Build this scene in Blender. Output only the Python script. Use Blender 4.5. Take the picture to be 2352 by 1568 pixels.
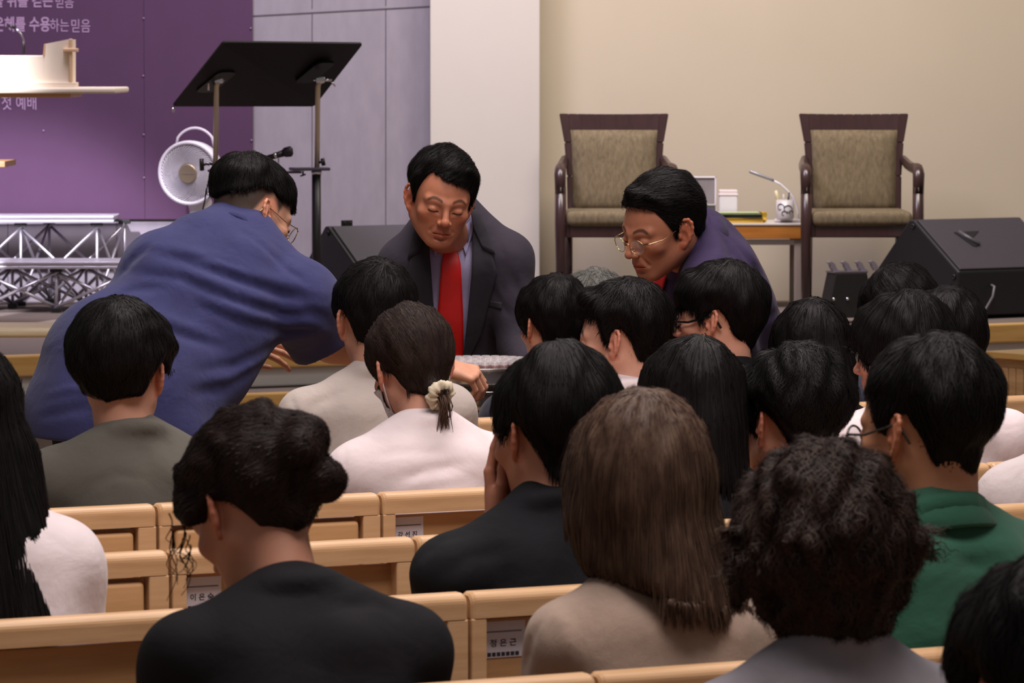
import bpy, bmesh, math, random
import numpy as np
from mathutils import Vector, Matrix

for o in list(bpy.data.objects):
    bpy.data.objects.remove(o, do_unlink=True)
SC = bpy.context.scene
COL = SC.collection

# ------------------------------------------------------------------ camera
FPX = 10000.0                       # focal length in pixels of the 2352 px wide frame
CAMZ = 1.76
PITCH = math.atan(649.0 / FPX)
cam_d = bpy.data.cameras.new('camera')
cam = bpy.data.objects.new('camera', cam_d)
COL.objects.link(cam)
cam.location = (0, 0, CAMZ)
cam.rotation_euler = (math.pi / 2 - PITCH, 0, 0)
cam_d.sensor_width = 36.0
cam_d.lens = 36.0 * FPX / 2352.0
cam_d.clip_start = 0.1
cam_d.clip_end = 200
cam_d.dof.use_dof = True
cam_d.dof.focus_distance = 10.6
cam_d.dof.aperture_fstop = 17.0
SC.camera = cam

def PX(x, y, Y):
    """point at depth Y that stands at pixel (x, y) of the photograph"""
    a = (x - 1176.0) / FPX
    b = (784.0 - y) / FPX
    c, s = math.cos(PITCH), math.sin(PITCH)
    d = np.array([a, c + b * s, -s + b * c])
    return np.array([0, 0, CAMZ]) + d * (Y / d[1])

# ------------------------------------------------------------------ world, lamps, exposure
SC.view_settings.view_transform = 'Standard'
SC.view_settings.look = 'None'
SC.view_settings.gamma = 1.0
SC.view_settings.use_curve_mapping = False
SC.view_settings.exposure = -0.05
SC.cycles.max_bounces = 6
SC.cycles.diffuse_bounces = 3
SC.cycles.glossy_bounces = 3
SC.cycles.transparent_max_bounces = 12
w = bpy.data.worlds.new('hall_air')
SC.world = w
w.use_nodes = True
bg = w.node_tree.nodes['Background']
bg.inputs[0].default_value = (1.0, 0.93, 0.90, 1)
bg.inputs[1].default_value = 0.155

def area(name, loc, target, size, power, col, sy=None, spread=180):
    d = bpy.data.lights.new(name, 'AREA')
    d.shape = 'RECTANGLE'
    d.size = size
    d.size_y = sy or size
    d.energy = power
    d.color = col
    d.spread = math.radians(spread)
    o = bpy.data.objects.new(name, d)
    COL.objects.link(o)
    o.location = loc
    v = Vector(target) - Vector(loc)
    o.rotation_euler = v.to_track_quat('-Z', 'Y').to_euler()
    return o

def spot(name, loc, target, angle, blend, power, col, rad=0.1):
    d = bpy.data.lights.new(name, 'SPOT')
    d.spot_size = math.radians(angle)
    d.spot_blend = blend
    d.energy = power
    d.color = col
    d.shadow_soft_size = rad
    o = bpy.data.objects.new(name, d)
    COL.objects.link(o)
    o.location = loc
    v = Vector(target) - Vector(loc)
    o.rotation_euler = v.to_track_quat('-Z', 'Y').to_euler()
    return o

WARM = (1.0, 0.90, 0.81)
NEUT = (1.0, 0.91, 0.86)
COOL = (0.88, 0.80, 1.0)
area('ceiling_lamp_rear', (0.5, 6.5, 5.6), (0.2, 7.5, 0), 3.0, 172, NEUT, spread=125)
area('ceiling_lamp_front', (0.4, 11.0, 5.8), (0.3, 11.5, 0), 2.6, 152, NEUT, spread=115)
area('ceiling_lamp_stage_right', (1.9, 18.3, 5.2), (1.7, 21.0, 0.9), 1.5, 78, WARM, spread=120)
area('ceiling_lamp_stage_mid', (-0.15, 18.9, 5.4), (-0.15, 21.0, 1.0), 1.2, 43, NEUT, spread=105)
area('stage_wash_violet', (-1.9, 17.8, 5.4), (-1.6, 21.0, 1.2), 1.4, 105, COOL, spread=125)
spot('stage_spot', (-4.0, 13.0, 5.2), (-2.65, 20.0, 0.95), 15, 0.45, 6800, (0.93, 0.89, 1.0), 0.12)
# ------------------------------------------------------------------ materials
def S(r, g, b):
    f = lambda c: (c / 255 / 12.92) if c / 255 <= 0.04045 else ((c / 255 + 0.055) / 1.055) ** 2.4
    return (f(r), f(g), f(b), 1.0)

MATS = {}
def mat(name, col, rough=0.6, metal=0.0, spec=0.5, noise=0.0, nscale=8.0, bump=0.0, bscale=200.0,
        stretch=(1, 1, 1), sheen=0.0, attr=None, sss=0.0, trans=0.0, alpha=1.0, emit=0.0, col2=None, bump2=0.0, b2scale=14.0):
    if name in MATS:
        return MATS[name]
    m = bpy.data.materials.new(name)
    m.use_nodes = True
    nt = m.node_tree
    b = nt.nodes['Principled BSDF']
    b.inputs['Base Color'].default_value = col
    b.inputs['Roughness'].default_value = rough
    b.inputs['Metallic'].default_value = metal
    b.inputs['Specular IOR Level'].default_value = spec
    b.inputs['Sheen Weight'].default_value = sheen
    b.inputs['Transmission Weight'].default_value = trans
    b.inputs['Alpha'].default_value = alpha
    if sss:
        b.inputs['Subsurface Weight'].default_value = sss
        b.inputs['Subsurface Radius'].default_value = (0.012, 0.005, 0.003)
        b.inputs['Subsurface Scale'].default_value = 1.0
    tc = nt.nodes.new('ShaderNodeTexCoord')
    mp = nt.nodes.new('ShaderNodeMapping')
    mp.inputs['Scale'].default_value = stretch
    nt.links.new(tc.outputs['Object'], mp.inputs['Vector'])
    src = None
    if attr:
        at = nt.nodes.new('ShaderNodeAttribute')
        at.attribute_name = attr
        src = at.outputs['Color']
    if noise or col2:
        n = nt.nodes.new('ShaderNodeTexNoise')
        n.inputs['Scale'].default_value = nscale
        n.inputs['Detail'].default_value = 6
        n.inputs['Roughness'].default_value = 0.6
        nt.links.new(mp.outputs['Vector'], n.inputs['Vector'])
        mx = nt.nodes.new('ShaderNodeMix')
        mx.data_type = 'RGBA'
        if col2:
            r = nt.nodes.new('ShaderNodeMapRange')
            r.inputs[1].default_value = 0.35
            r.inputs[2].default_value = 0.65
            nt.links.new(n.outputs['Fac'], r.inputs[0])
            nt.links.new(r.outputs[0], mx.inputs['Factor'])
            mx.inputs['B'].default_value = col2
            mx.inputs['A'].default_value = col
        else:
            mx.blend_type = 'MULTIPLY'
            mx.inputs['Factor'].default_value = noise
            mx.inputs['A'].default_value = col
            r = nt.nodes.new('ShaderNodeMapRange')
            r.inputs[1].default_value = 0.3
            r.inputs[2].default_value = 0.7
            r.inputs[3].default_value = 0.35
            r.inputs[4].default_value = 1.25
            nt.links.new(n.outputs['Fac'], r.inputs[0])
            nt.links.new(r.outputs[0], mx.inputs['B'])
            if src:
                nt.links.new(src, mx.inputs['A'])
        src = mx.outputs['Result']
    if src:
        nt.links.new(src, b.inputs['Base Color'])
    prev = None
    for (st, sc, dist) in ((bump, bscale, 0.002), (bump2, b2scale, 0.02)):
        if not st:
            continue
        n2 = nt.nodes.new('ShaderNodeTexNoise')
        n2.inputs['Scale'].default_value = sc
        n2.inputs['Detail'].default_value = 4
        n2.inputs['Distortion'].default_value = 0.4
        nt.links.new(mp.outputs['Vector'], n2.inputs['Vector'])
        bp = nt.nodes.new('ShaderNodeBump')
        bp.inputs['Strength'].default_value = st
        bp.inputs['Distance'].default_value = dist
        nt.links.new(n2.outputs['Fac'], bp.inputs['Height'])
        if prev:
            nt.links.new(prev.outputs['Normal'], bp.inputs['Normal'])
        prev = bp
    if prev:
        nt.links.new(prev.outputs['Normal'], b.inputs['Normal'])
    MATS[name] = m
    return m

def cloth(name, rgb, rough=0.85, sheen=0.12, weave=0.25, fold=0.35, var=0.12):
    return mat(name, S(*rgb), rough=rough, spec=0.2, noise=var, nscale=9, bump=weave, bscale=900, sheen=sheen, bump2=fold, b2scale=9)

def wood(name, a, b, rough=0.38, stretch=(1.2, 14, 14), nscale=3.0, spec=0.4):
    return mat(name, S(*a), col2=S(*b), rough=rough, nscale=nscale, stretch=stretch, bump=0.06, bscale=30, spec=spec)

# ------------------------------------------------------------------ objects
def link(name, me, m, parent=None, kind=None, loc=None):
    o = bpy.data.objects.new(name, me)
    COL.objects.link(o)
    ms = m if isinstance(m, (list, tuple)) else [m]
    for k in ms:
        me.materials.append(k)
    if parent is not None:
        o.parent = parent
    if kind:
        o['kind'] = kind
    if loc is not None:
        o.location = loc
    return o

def thing(name, label, cat, loc=(0, 0, 0), rz=0.0, group=None):
    o = bpy.data.objects.new(name, None)
    o.empty_display_size = 0.1
    COL.objects.link(o)
    o.location = tuple(float(v) for v in loc)
    o.rotation_euler = (0, 0, rz)
    tag(o, label, cat, group)
    return o

def tag(o, label, cat, group=None):
    o['label'] = label
    o['category'] = cat
    if group:
        o['group'] = group
    return o

class MB:
    """collects shapes into one mesh"""
    def __init__(self):
        self.v = []
        self.f = []
        self.mi = []
        self.sm = []
    def add(self, vs, fs, mi=0, smooth=False):
        n = len(self.v)
        self.v.extend([tuple(float(c) for c in p) for p in vs])
        for f in fs:
            self.f.append([i + n for i in f])
            self.mi.append(mi)
            self.sm.append(smooth)
        return self
    def box(self, c, s, bevel=0.0, R=None, mi=0, seg=2):
        bm = bmesh.new()
        bmesh.ops.create_cube(bm, size=1.0)
        for v in bm.verts:
            v.co = Vector((v.co.x * s[0], v.co.y * s[1], v.co.z * s[2]))
        if bevel:
            bmesh.ops.bevel(bm, geom=bm.edges[:], offset=min(bevel, min(s) * 0.49), segments=seg, profile=0.5, affect='EDGES')
        self._bm(bm, c, R, mi, bool(bevel) and seg > 2)
        return self
    def _bm(self, bm, c, R, mi, smooth=False):
        bm.verts.ensure_lookup_table()
        vs = np.array([v.co[:] for v in bm.verts])
        if R is not None:
            vs = vs @ np.asarray(R).T
        vs = vs + np.asarray(c)
        self.add(vs, [[v.index for v in f.verts] for f in bm.faces], mi, smooth)
        bm.free()
    def tube(self, pts, r, n=10, caps=True, mi=0, flat=1.0):
        pts = [np.asarray(p, float) for p in pts]
        rs = r if isinstance(r, (list, tuple, np.ndarray)) else [r] * len(pts)
        T = []
        for i in range(len(pts)):
            a = pts[max(i - 1, 0)]
            b = pts[min(i + 1, len(pts) - 1)]
            t = b - a
            T.append(t / (np.linalg.norm(t) + 1e-9))
        u = np.cross(T[0], [0, 0, 1.0])
        if np.linalg.norm(u) < 1e-3:
            u = np.cross(T[0], [0, 1.0, 0])
        u /= np.linalg.norm(u)
        vs = []
        for i, p in enumerate(pts):
            u = u - T[i] * np.dot(u, T[i])
            u /= np.linalg.norm(u) + 1e-9
            w_ = np.cross(T[i], u)
            for k in range(n):
                a = 2 * math.pi * k / n
                vs.append(p + rs[i] * (math.cos(a) * u + flat * math.sin(a) * w_))
        fs = []
        for i in range(len(pts) - 1):
            for k in range(n):
                k2 = (k + 1) % n
                fs.append([i * n + k, i * n + k2, (i + 1) * n + k2, (i + 1) * n + k])
        if caps:
            fs.append(list(range(n))[::-1])
            fs.append([(len(pts) - 1) * n + k for k in range(n)])
        return self.add(vs, fs, mi, True)
    def lathe(self, prof, c=(0, 0, 0), n=24, R=None, mi=0, smooth=True, caps=True):
        vs = []
        for (r, z) in prof:
            for k in range(n):
                a = 2 * math.pi * k / n
                vs.append((r * math.cos(a), r * math.sin(a), z))
        vs = np.array(vs)
        if R is not None:
            vs = vs @ np.asarray(R).T
        vs = vs + np.asarray(c)
        fs = []
        for i in range(len(prof) - 1):
            for k in range(n):
                k2 = (k + 1) % n
                fs.append([i * n + k, i * n + k2, (i + 1) * n + k2, (i + 1) * n + k])
        if caps:
            fs.append(list(range(n))[::-1])
            fs.append([(len(prof) - 1) * n + k for k in range(n)])
        return self.add(vs, fs, mi, smooth)
    def prism(self, poly, ax_u, ax_v, ax_w, c, d0, d1, mi=0, bevel=0.0):
        """polygon in the (u, v) plane extruded from d0 to d1 along w"""
        u, v, w_ = (np.asarray(a, float) for a in (ax_u, ax_v, ax_w))
        c = np.asarray(c, float)
        bm = bmesh.new()
        va = [bm.verts.new(tuple(c + p[0] * u + p[1] * v + d0 * w_)) for p in poly]
        vb = [bm.verts.new(tuple(c + p[0] * u + p[1] * v + d1 * w_)) for p in poly]
        n = len(poly)
        bm.faces.new(va[::-1])
        bm.faces.new(vb)
        for i in range(n):
            bm.faces.new([va[i], va[(i + 1) % n], vb[(i + 1) % n], vb[i]])
        bmesh.ops.recalc_face_normals(bm, faces=bm.faces[:])
        if bevel:
            bmesh.ops.bevel(bm, geom=bm.edges[:], offset=bevel, segments=2, profile=0.5, affect='EDGES')
        self._bm(bm, (0, 0, 0), None, mi)
        return self
    def mesh(self, name):
        me = bpy.data.meshes.new(name)
        me.from_pydata(self.v, [], self.f)
        me.polygons.foreach_set('material_index', self.mi)
        me.polygons.foreach_set('use_smooth', self.sm)
        me.update()
        return me
    def build(self, name, m, parent=None, kind=None, loc=None):
        return link(name, self.mesh(name), m, parent, kind, loc)

def np_mesh(name, V, Q, smooth=True, col=None):
    me = bpy.data.meshes.new(name)
    V = np.asarray(V, np.float32)
    Q = np.asarray(Q, np.int32)
    me.vertices.add(len(V))
    me.vertices.foreach_set('co', V.ravel())
    k = Q.shape[1]
    me.loops.add(Q.size)
    me.loops.foreach_set('vertex_index', Q.ravel())
    me.polygons.add(len(Q))
    me.polygons.foreach_set('loop_start', np.arange(0, Q.size, k, dtype=np.int32))
    me.polygons.foreach_set('use_smooth', np.full(len(Q), smooth))
    me.update(calc_edges=True)
    if col is not None:
        a = me.color_attributes.new('tone', 'FLOAT_COLOR', 'POINT')
        c4 = np.ones((len(V), 4), np.float32)
        c4[:, :3] = col
        a.data.foreach_set('color', c4.ravel())
    return me

def text_geo(s, bold=0.0):
    cu = bpy.data.curves.new('t', 'FONT')
    cu.body = s
    cu.size = 1.0
    cu.offset = bold
    cu.resolution_u = 3
    o = bpy.data.objects.new('t', cu)
    COL.objects.link(o)
    dg = bpy.context.evaluated_depsgraph_get()
    dg.update()
    me = bpy.data.meshes.new_from_object(o.evaluated_get(dg))
    V = np.array([v.co[:] for v in me.vertices]) if len(me.vertices) else np.zeros((0, 3))
    F = [list(p.vertices) for p in me.polygons]
    bpy.data.objects.remove(o, do_unlink=True)
    bpy.data.meshes.remove(me)
    return V, F

def text_add(mb, s, x0, x1, z0, z1, to3, bold=0.0, mi=0):
    """fit a line of writing into a rectangle; to3(x, z) gives the 3D point"""
    V, F = text_geo(s, bold)
    if len(V) == 0:
        return
    a = V.min(0); b = V.max(0)
    pts = []
    for p in V:
        x = x0 + (p[0] - a[0]) / (b[0] - a[0]) * (x1 - x0)
        z = z0 + (p[1] - a[1]) / (b[1] - a[1]) * (z1 - z0)
        pts.append(to3(x, z))
    mb.add(pts, F, mi)

# ------------------------------------------------------------------ distance fields
def nrm(v):
    v = np.asarray(v, float)
    return v / (np.linalg.norm(v) + 1e-12)

def d_rc(p, a, b, r1, r2):
    ab = b - a
    pa = p - a
    t = np.clip((pa @ ab) / (ab @ ab + 1e-12), 0, 1)
    return np.linalg.norm(pa - t[..., None] * ab, axis=-1) - (r1 + t * (r2 - r1))

def d_el(p, c, r, R=None):
    q = p - c
    if R is not None:
        q = q @ R
    q = q / r
    k0 = np.linalg.norm(q, axis=-1)
    k1 = np.linalg.norm(q / r, axis=-1) + 1e-9
    return k0 * (k0 - 1.0) / k1

def smin(a, b, k):
    h = np.clip(0.5 + 0.5 * (b - a) / k, 0, 1)
    return b * (1 - h) + a * h - k * h * (1 - h)

def smax(a, b, k):
    return -smin(-a, -b, k)

def sst(a, b, x):
    t = np.clip((x - a) / (b - a), 0, 1)
    return t * t * (3 - 2 * t)

A3 = lambda *v: np.array(v, float)

class Prim:
    def __init__(s, kind, k=0.02, op='+', **kw):
        s.kind, s.k, s.op, s.kw = kind, k, op, kw
    def d(s, p):
        q = s.kw
        if s.kind == 'rc':
            d = d_rc(p, q['a'], q['b'], q['r1'], q['r2'])
            if 'cut' in q:
                o, n = q['cut']
                d = np.maximum(d, (p - o) @ n)
            return d
        return d_el(p, q['c'], q['r'], q.get('R'))
    def box(s):
        q = s.kw
        if s.kind == 'rc':
            r = max(q['r1'], q['r2'])
            return np.minimum(q['a'], q['b']) - r, np.maximum(q['a'], q['b']) + r
        r = q['r'] if q.get('R') is None else np.full(3, max(q['r']))
        return q['c'] - r, q['c'] + r

def RC(a, b, r1, r2=None, k=0.02, op='+', cut=None):
    kw = dict(a=np.asarray(a, float), b=np.asarray(b, float), r1=r1, r2=r1 if r2 is None else r2)
    if cut is not None:
        kw['cut'] = cut
    return Prim('rc', k, op, **kw)

def EL(c, r, k=0.02, op='+', R=None):
    return Prim('el', k, op, c=np.asarray(c, float), r=np.asarray(r, float), R=R)

def field(prims, p):
    f = None
    for q in prims:
        d = q.d(p)
        if f is None:
            f = d
        elif q.op == '+':
            f = smin(f, d, q.k)
        else:
            f = smax(f, -d, q.k)
    return f

class Grid:
    def __init__(s, lo, hi, h):
        s.h = h
        s.o = np.asarray(lo, float)
        s.n = np.maximum(np.ceil((np.asarray(hi) - s.o) / h).astype(int) + 1, 4)
        s.F = None
    def pts(s, i0=(0, 0, 0), i1=None):
        i1 = s.n if i1 is None else i1
        ax = [s.o[k] + s.h * np.arange(i0[k], i1[k]) for k in range(3)]
        X, Y, Z = np.meshgrid(*ax, indexing='ij')
        return np.stack([X, Y, Z], -1)
    def prims(s, prims, pad=0.03):
        F = np.full(tuple(s.n), 1.0)
        for q in prims:
            lo, hi = q.box()
            m = q.k + pad
            i0 = np.clip(np.floor((lo - m - s.o) / s.h).astype(int), 0, s.n)
            i1 = np.clip(np.ceil((hi + m - s.o) / s.h).astype(int) + 1, 0, s.n)
            if np.any(i1 <= i0):
                continue
            p = s.pts(i0, i1)
            d = q.d(p)
            sl = tuple(slice(i0[k], i1[k]) for k in range(3))
            if q.op == '+':
                F[sl] = smin(F[sl], d, q.k)
            else:
                F[sl] = smax(F[sl], -d, q.k)
        s.F = F
        return s
    def sample(s, p):
        q = (p - s.o) / s.h
        q = np.clip(q, 0, s.n - 1.001)
        i = q.astype(int)
        t = q - i
        F = s.F
        r = 0
        for a in (0, 1):
            wx = t[:, 0] if a else 1 - t[:, 0]
            for b in (0, 1):
                wy = t[:, 1] if b else 1 - t[:, 1]
                for c in (0, 1):
                    wz = t[:, 2] if c else 1 - t[:, 2]
                    r = r + wx * wy * wz * F[i[:, 0] + a, i[:, 1] + b, i[:, 2] + c]
        return r
    def grad(s, p):
        e = s.h
        g = np.stack([s.sample(p + A3(*(e if k == j else 0 for k in range(3)))) - s.sample(p - A3(*(e if k == j else 0 for k in range(3)))) for j in range(3)], -1)
        return g / (np.linalg.norm(g, axis=1, keepdims=True) + 1e-9)
    def mesh(s):
        return nets(s.F, s.o, s.h)

def nets(F, o, h):
    F = F.copy()
    for ax in range(3):                      # close the field at the border
        sl = [slice(None)] * 3
        for e in (0, -1):
            sl[ax] = e
            F[tuple(sl)] = np.maximum(F[tuple(sl)], 1e-4)
    n = np.array(F.shape)
    c = n - 1
    ins = F < 0
    acc = np.zeros((int(c.prod()), 3))
    cnt = np.zeros(int(c.prod()))
    quads = []
    st = np.array([c[1] * c[2], c[2], 1])
    for ax in range(3):
        s0 = [slice(None)] * 3
        s1 = [slice(None)] * 3
        s0[ax] = slice(0, -1)
        s1[ax] = slice(1, None)
        a, b = ins[tuple(s0)], ins[tuple(s1)]
        I = np.argwhere(a != b)
        if len(I) == 0:
            continue
        fa = F[tuple(s0)][tuple(I.T)]
        fb = F[tuple(s1)][tuple(I.T)]
        t = fa / (fa - fb)
        pos = I.astype(float)
        pos[:, ax] += t
        u, v = (ax + 1) % 3, (ax + 2) % 3
        ok = (I[:, u] > 0) & (I[:, v] > 0) & (I[:, u] < c[u]) & (I[:, v] < c[v])
        I, pos, sgn = I[ok], pos[ok], a[tuple(I[ok].T)]
        ids = []
        for du, dv in ((-1, -1), (0, -1), (0, 0), (-1, 0)):
            J = I.copy()
            J[:, u] += du
            J[:, v] += dv
            k = J @ st
            ids.append(k)
            cnt += np.bincount(k, minlength=len(cnt))
            for d in range(3):
                acc[:, d] += np.bincount(k, weights=pos[:, d], minlength=len(cnt))
        q = np.stack(ids, 1)
        q[~sgn] = q[~sgn][:, ::-1]
        quads.append(q)
    if not quads:
        return np.zeros((0, 3)), np.zeros((0, 4), int)
    Q = np.concatenate(quads)
    used = np.nonzero(cnt > 0)[0]
    mp = np.full(len(cnt), -1)
    mp[used] = np.arange(len(used))
    V = acc[used] / cnt[used][:, None] * h + o
    return V, mp[Q]

def bounds(prims, pad):
    B = [q.box() for q in prims if q.op == '+']
    return np.min([b[0] for b in B], 0) - pad, np.max([b[1] for b in B], 0) + pad

def join(parts):
    V = []; Q = []; C = []; n = 0
    for p in parts:
        V.append(p[0]); Q.append(np.asarray(p[1]) + n); n += len(p[0])
        if len(p) > 2:
            C.append(p[2])
    return np.concatenate(V), np.concatenate(Q), (np.concatenate(C) if C else None)

def Rz(a):
    c, s = math.cos(a), math.sin(a)
    return A3([c, -s, 0], [s, c, 0], [0, 0, 1])
def Rx(a):
    c, s = math.cos(a), math.sin(a)
    return A3([1, 0, 0], [0, c, -s], [0, s, c])
def Ry(a):
    c, s = math.cos(a), math.sin(a)
    return A3([c, 0, s], [0, 1, 0], [-s, 0, c])
rad = math.radians
# ------------------------------------------------------------------ people
ROWT = 0.5
RDIR = nrm((1, ROWT, 0))
RFWD = nrm((-ROWT, 1, 0))
RYAW = math.atan(ROWT)

def row_y(z0, px, v=0.0):
    a = (px - 1176.0) / FPX
    return (z0 + v * math.sqrt(1 + ROWT * ROWT)) / (1 - ROWT * a)

SKIN = mat('skin', S(190, 135, 110), rough=0.5, spec=0.4, attr='tone', sss=0.06, noise=0.10, nscale=60, bump=0.06, bscale=500)

def head_prims(fem=False, jaw=1.0, open_eye=False):
    j = (0.93 if fem else 1.0) * jaw
    P = [EL((0, -.014, .032), (.0745, .094, .093), .03),
         EL((0, .022, .0), (.0655, .069, .085), .03),
         EL((0, .030, -.045), (.056 * j, .058, .060), .025)]
    for s in (-1, 1):
        P += [RC((s * .055 * j, .0, -.045), (s * .018, .066, -.090), .018, .018, .025)]
    P += [EL((0, .074, -.093), (.018, .014, .013), .015)]
    P += [EL((0, .081, -.060), (.025, .015, .020), .018)]
    for s in (-1, 1):
        P += [EL((s * .045, .061, -.018), (.021, .017, .015), .02),
              RC((s * .010, .0865, .020), (s * .047, .070, .0225), .0075, .0075, .015)]
    for s in (-1, 1):
        P += [EL((s * .032, .099, .002), (.0165, .012, .0105), .012, '-')]
    for s in (-1, 1):
        P += [EL((s * .032, .0785, .0), (.0150, .0135, .0120), .004)]
        P += [RC((s * .021, .0890, -.0052), (s * .044, .0835, -.0045), .0016, .0016, .003, '-')]
        P += [RC((s * .019, .0870, -.0145), (s * .044, .0790, -.0115), .0030, .0030, .006)]
    P += [RC((0, .0905, .014), (0, .108, -.022), .0062, .0098, .011),
          EL((0, .1105, -.0275), (.0112, .0105, .0092), .007)]
    for s in (-1, 1):
        P += [EL((s * .0128, .100, -.0315), (.0074, .0100, .0072), .005),
              RC((s * .0065, .1085, -.0385), (s * .0085, .1015, -.0385), .0030, .0030, .003, '-'),
              RC((s * .020, .094, -.036), (s * .031, .083, -.060), .0022, .0030, .007, '-')]
    for s in (-1, 1):
        P += [RC((0, .0955, -.0575), (s * .020, .0865, -.0615), .0046, .0026, .004),
              RC((0, .0945, -.0685), (s * .017, .0865, -.0665), .0056, .0030, .004)]
    for s in (-1, 1):
        P += [RC((0, .1010, -.0630), (s * .0225, .0885, -.0640), .0022, .0018, .002, '-')]
    P += [RC((-.012, .089, -.0785), (.012, .089, -.0785), .003, .003, .008, '-')]
    return P

def ear_prims(s):
    base = A3(s * .0725, .004, -.004)
    b = nrm((s * .62, -.80, 0))
    a = nrm((0, -.22, .97))
    nm = np.cross(a, b) * (1 if s > 0 else -1)
    if nm[1] < 0:
        nm = -nm
    q = lambda u, w_, o=0.0: base + u * b + w_ * a + o * nm
    R = np.stack([nm, b, a], 1)
    P = [EL(q(.013, .002, -.001), (.0066, .0170, .028), .008, R=R)]
    out = [(-.002, .010), (.004, .024), (.013, .0325), (.023, .031), (.0305, .022), (.0325, .009), (.0305, -.005), (.0245, -.017), (.016, -.027)]
    for i in range(len(out) - 1):
        P.append(RC(q(*out[i], .0015), q(*out[i + 1], .0015), .0042, .0040, .003))
    P.append(EL(q(.009, -.029), (.0048, .0085, .0085), .006, R=R))
    P.append(RC(q(.019, .018, .003), q(.0215, -.010, .003), .0030, .0030, .004))
    P.append(EL(q(.0115, -.005, .0105), (.0085, .0085, .0135), .004, '-', R=R))
    P.append(EL(q(.0245, .010, .0065), (.0045, .0028, .015), .003, '-', R=R))
    P.append(EL(q(.001, -.006, .004), (.005, .005, .007), .004, R=R))
    return P

def mixc(C, c, w_):
    w_ = np.clip(w_, 0, 1)[:, None]
    return C * (1 - w_) + np.asarray(c)[None, :3] * w_

def head_tone(V, base, sp):
    x, y, z = V[:, 0], V[:, 1], V[:, 2]
    ax = np.abs(x)
    C = np.tile(np.asarray(base)[:3], (len(V), 1)).astype(float)
    red = C[0] * A3(1.05, .72, .66)
    C = mixc(C, red, .40 * np.exp(-((ax - .045) ** 2 / .0004 + (z + .025) ** 2 / .0004)) * (y > .02))
    C = mixc(C, red, .45 * np.exp(-((ax) ** 2 / .0002 + (z + .030) ** 2 / .0002)) * (y > .09))
    C = mixc(C, C[0] * A3(1.0, .62, .55), .55 * ((ax > .0735) & (np.abs(z) < .045) & (y < .02)))
    lip = sst(.0105, .006, np.abs(z + .0635)) * sst(.025, .019, ax) * (y > .078)
    C = mixc(C, C[0] * A3(.80, .42, .42), .75 * lip)
    if sp.get('beard'):
        C = mixc(C, C[0] * A3(.45, .42, .42), sp['beard'] * sst(-.035, -.06, z) * sst(.0, .03, y) * (1 - lip))
    # brows and lash line
    zb = .0255 + .006 * np.sin(np.clip((ax - .014) / .038, 0, 1) * math.pi) - .004 * np.clip((ax - .04) / .014, 0, 1)
    br = sst(.0052, .0025, np.abs(z - zb)) * sst(.011, .016, ax) * sst(.056, .048, ax) * (y > .045)
    C = mixc(C, S(28, 22, 22), sp.get('brow', .85) * br)
    la = sst(.0026, .0012, np.abs(z + .0048 - .0010 * np.cos((ax - .032) * 110))) * sst(.0175, .0195, ax) * sst(.0475, .0445, ax) * (y > .06)
    C = mixc(C, S(22, 16, 16), .9 * la)
    sl = sst(.0016, .0007, np.abs(z + .0636)) * sst(.024, .020, ax) * (y > .078)
    C = mixc(C, S(70, 32, 28), .8 * sl)
    if sp.get('fade'):
        phi = np.degrees(np.arctan2(ax, y))
        kn = sp['fade']
        C = mixc(C, S(30, 26, 25), .90 * sst(0, .03, z - np.interp(phi, [k[0] for k in kn], [k[1] for k in kn])))
    return C

def hand_prims(W, ey, up, side, curl=0.5, spread=0.0, sc=1.0, thumb=0.6):
    """five fingers on a palm; ey points to the fingers, up is the back of the hand, side +1 when the thumb lies at ey x up"""
    ey = nrm(ey)
    up = nrm(np.asarray(up, float) - ey * np.dot(up, ey))
    ex = np.cross(ey, up) * side
    T = lambda x, y, z: np.asarray(W) + sc * (x * ex + y * ey + z * up)
    P = []
    cv = curl if isinstance(curl, (list, tuple)) else [curl] * 4
    fx = [.027, .009, -.0095, -.0265]
    ky = [.088, .092, .087, .077]
    ln = [(.043, .026, .021), (.047, .030, .022), (.043, .028, .021), (.034, .021, .018)]
    P.append(EL(T(0, .03, 0), A3(.030, .040, .0155) * sc, .012, R=np.stack([ex, ey, up], 1)))
    for i in range(4):
        P.append(RC(T(fx[i] * .55, .012, 0), T(fx[i], ky[i], .002), .0125 * sc, .0105 * sc, .012))
    P.append(RC(T(.014, .02, -.006), T(.026, .045, -.010), .014 * sc, .013 * sc, .012))
    for i in range(4):
        c = cv[i]
        ang = 0.15 + c * .9
        sp = spread * (1.5 - i) * .12
        p = A3(fx[i], ky[i], .001)
        rr = [.0092, .0084, .0076, .0066] if i < 3 else [.0082, .0074, .0067, .0058]
        for k in range(3):
            d = A3(math.sin(sp) * math.cos(ang), math.cos(ang) * math.cos(sp), -math.sin(ang))
            q = p + d * ln[i][k]
            P.append(RC(T(*p), T(*q), rr[k] * sc, rr[k + 1] * sc, .003))
            p = q
            ang += c * (1.05 if k == 0 else .8)
    t0 = A3(.026, .030, -.010)
    t1 = A3(.026 + .024 * (1 - .4 * thumb), .060, -.014 - .016 * thumb)
    t2 = t1 + A3(.010 * (1 - 1.7 * thumb), .026, -.012 * thumb)
    t3 = t2 + A3(.004 * (1 - 3.4 * thumb), .022, -.010 * thumb)
    P += [RC(T(*t0), T(*t1), .0125 * sc, .0105 * sc, .008), RC(T(*t1), T(*t2), .0100 * sc, .0088 * sc, .003),
          RC(T(*t2), T(*t3), .0088 * sc, .0070 * sc, .003)]
    return P

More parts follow.
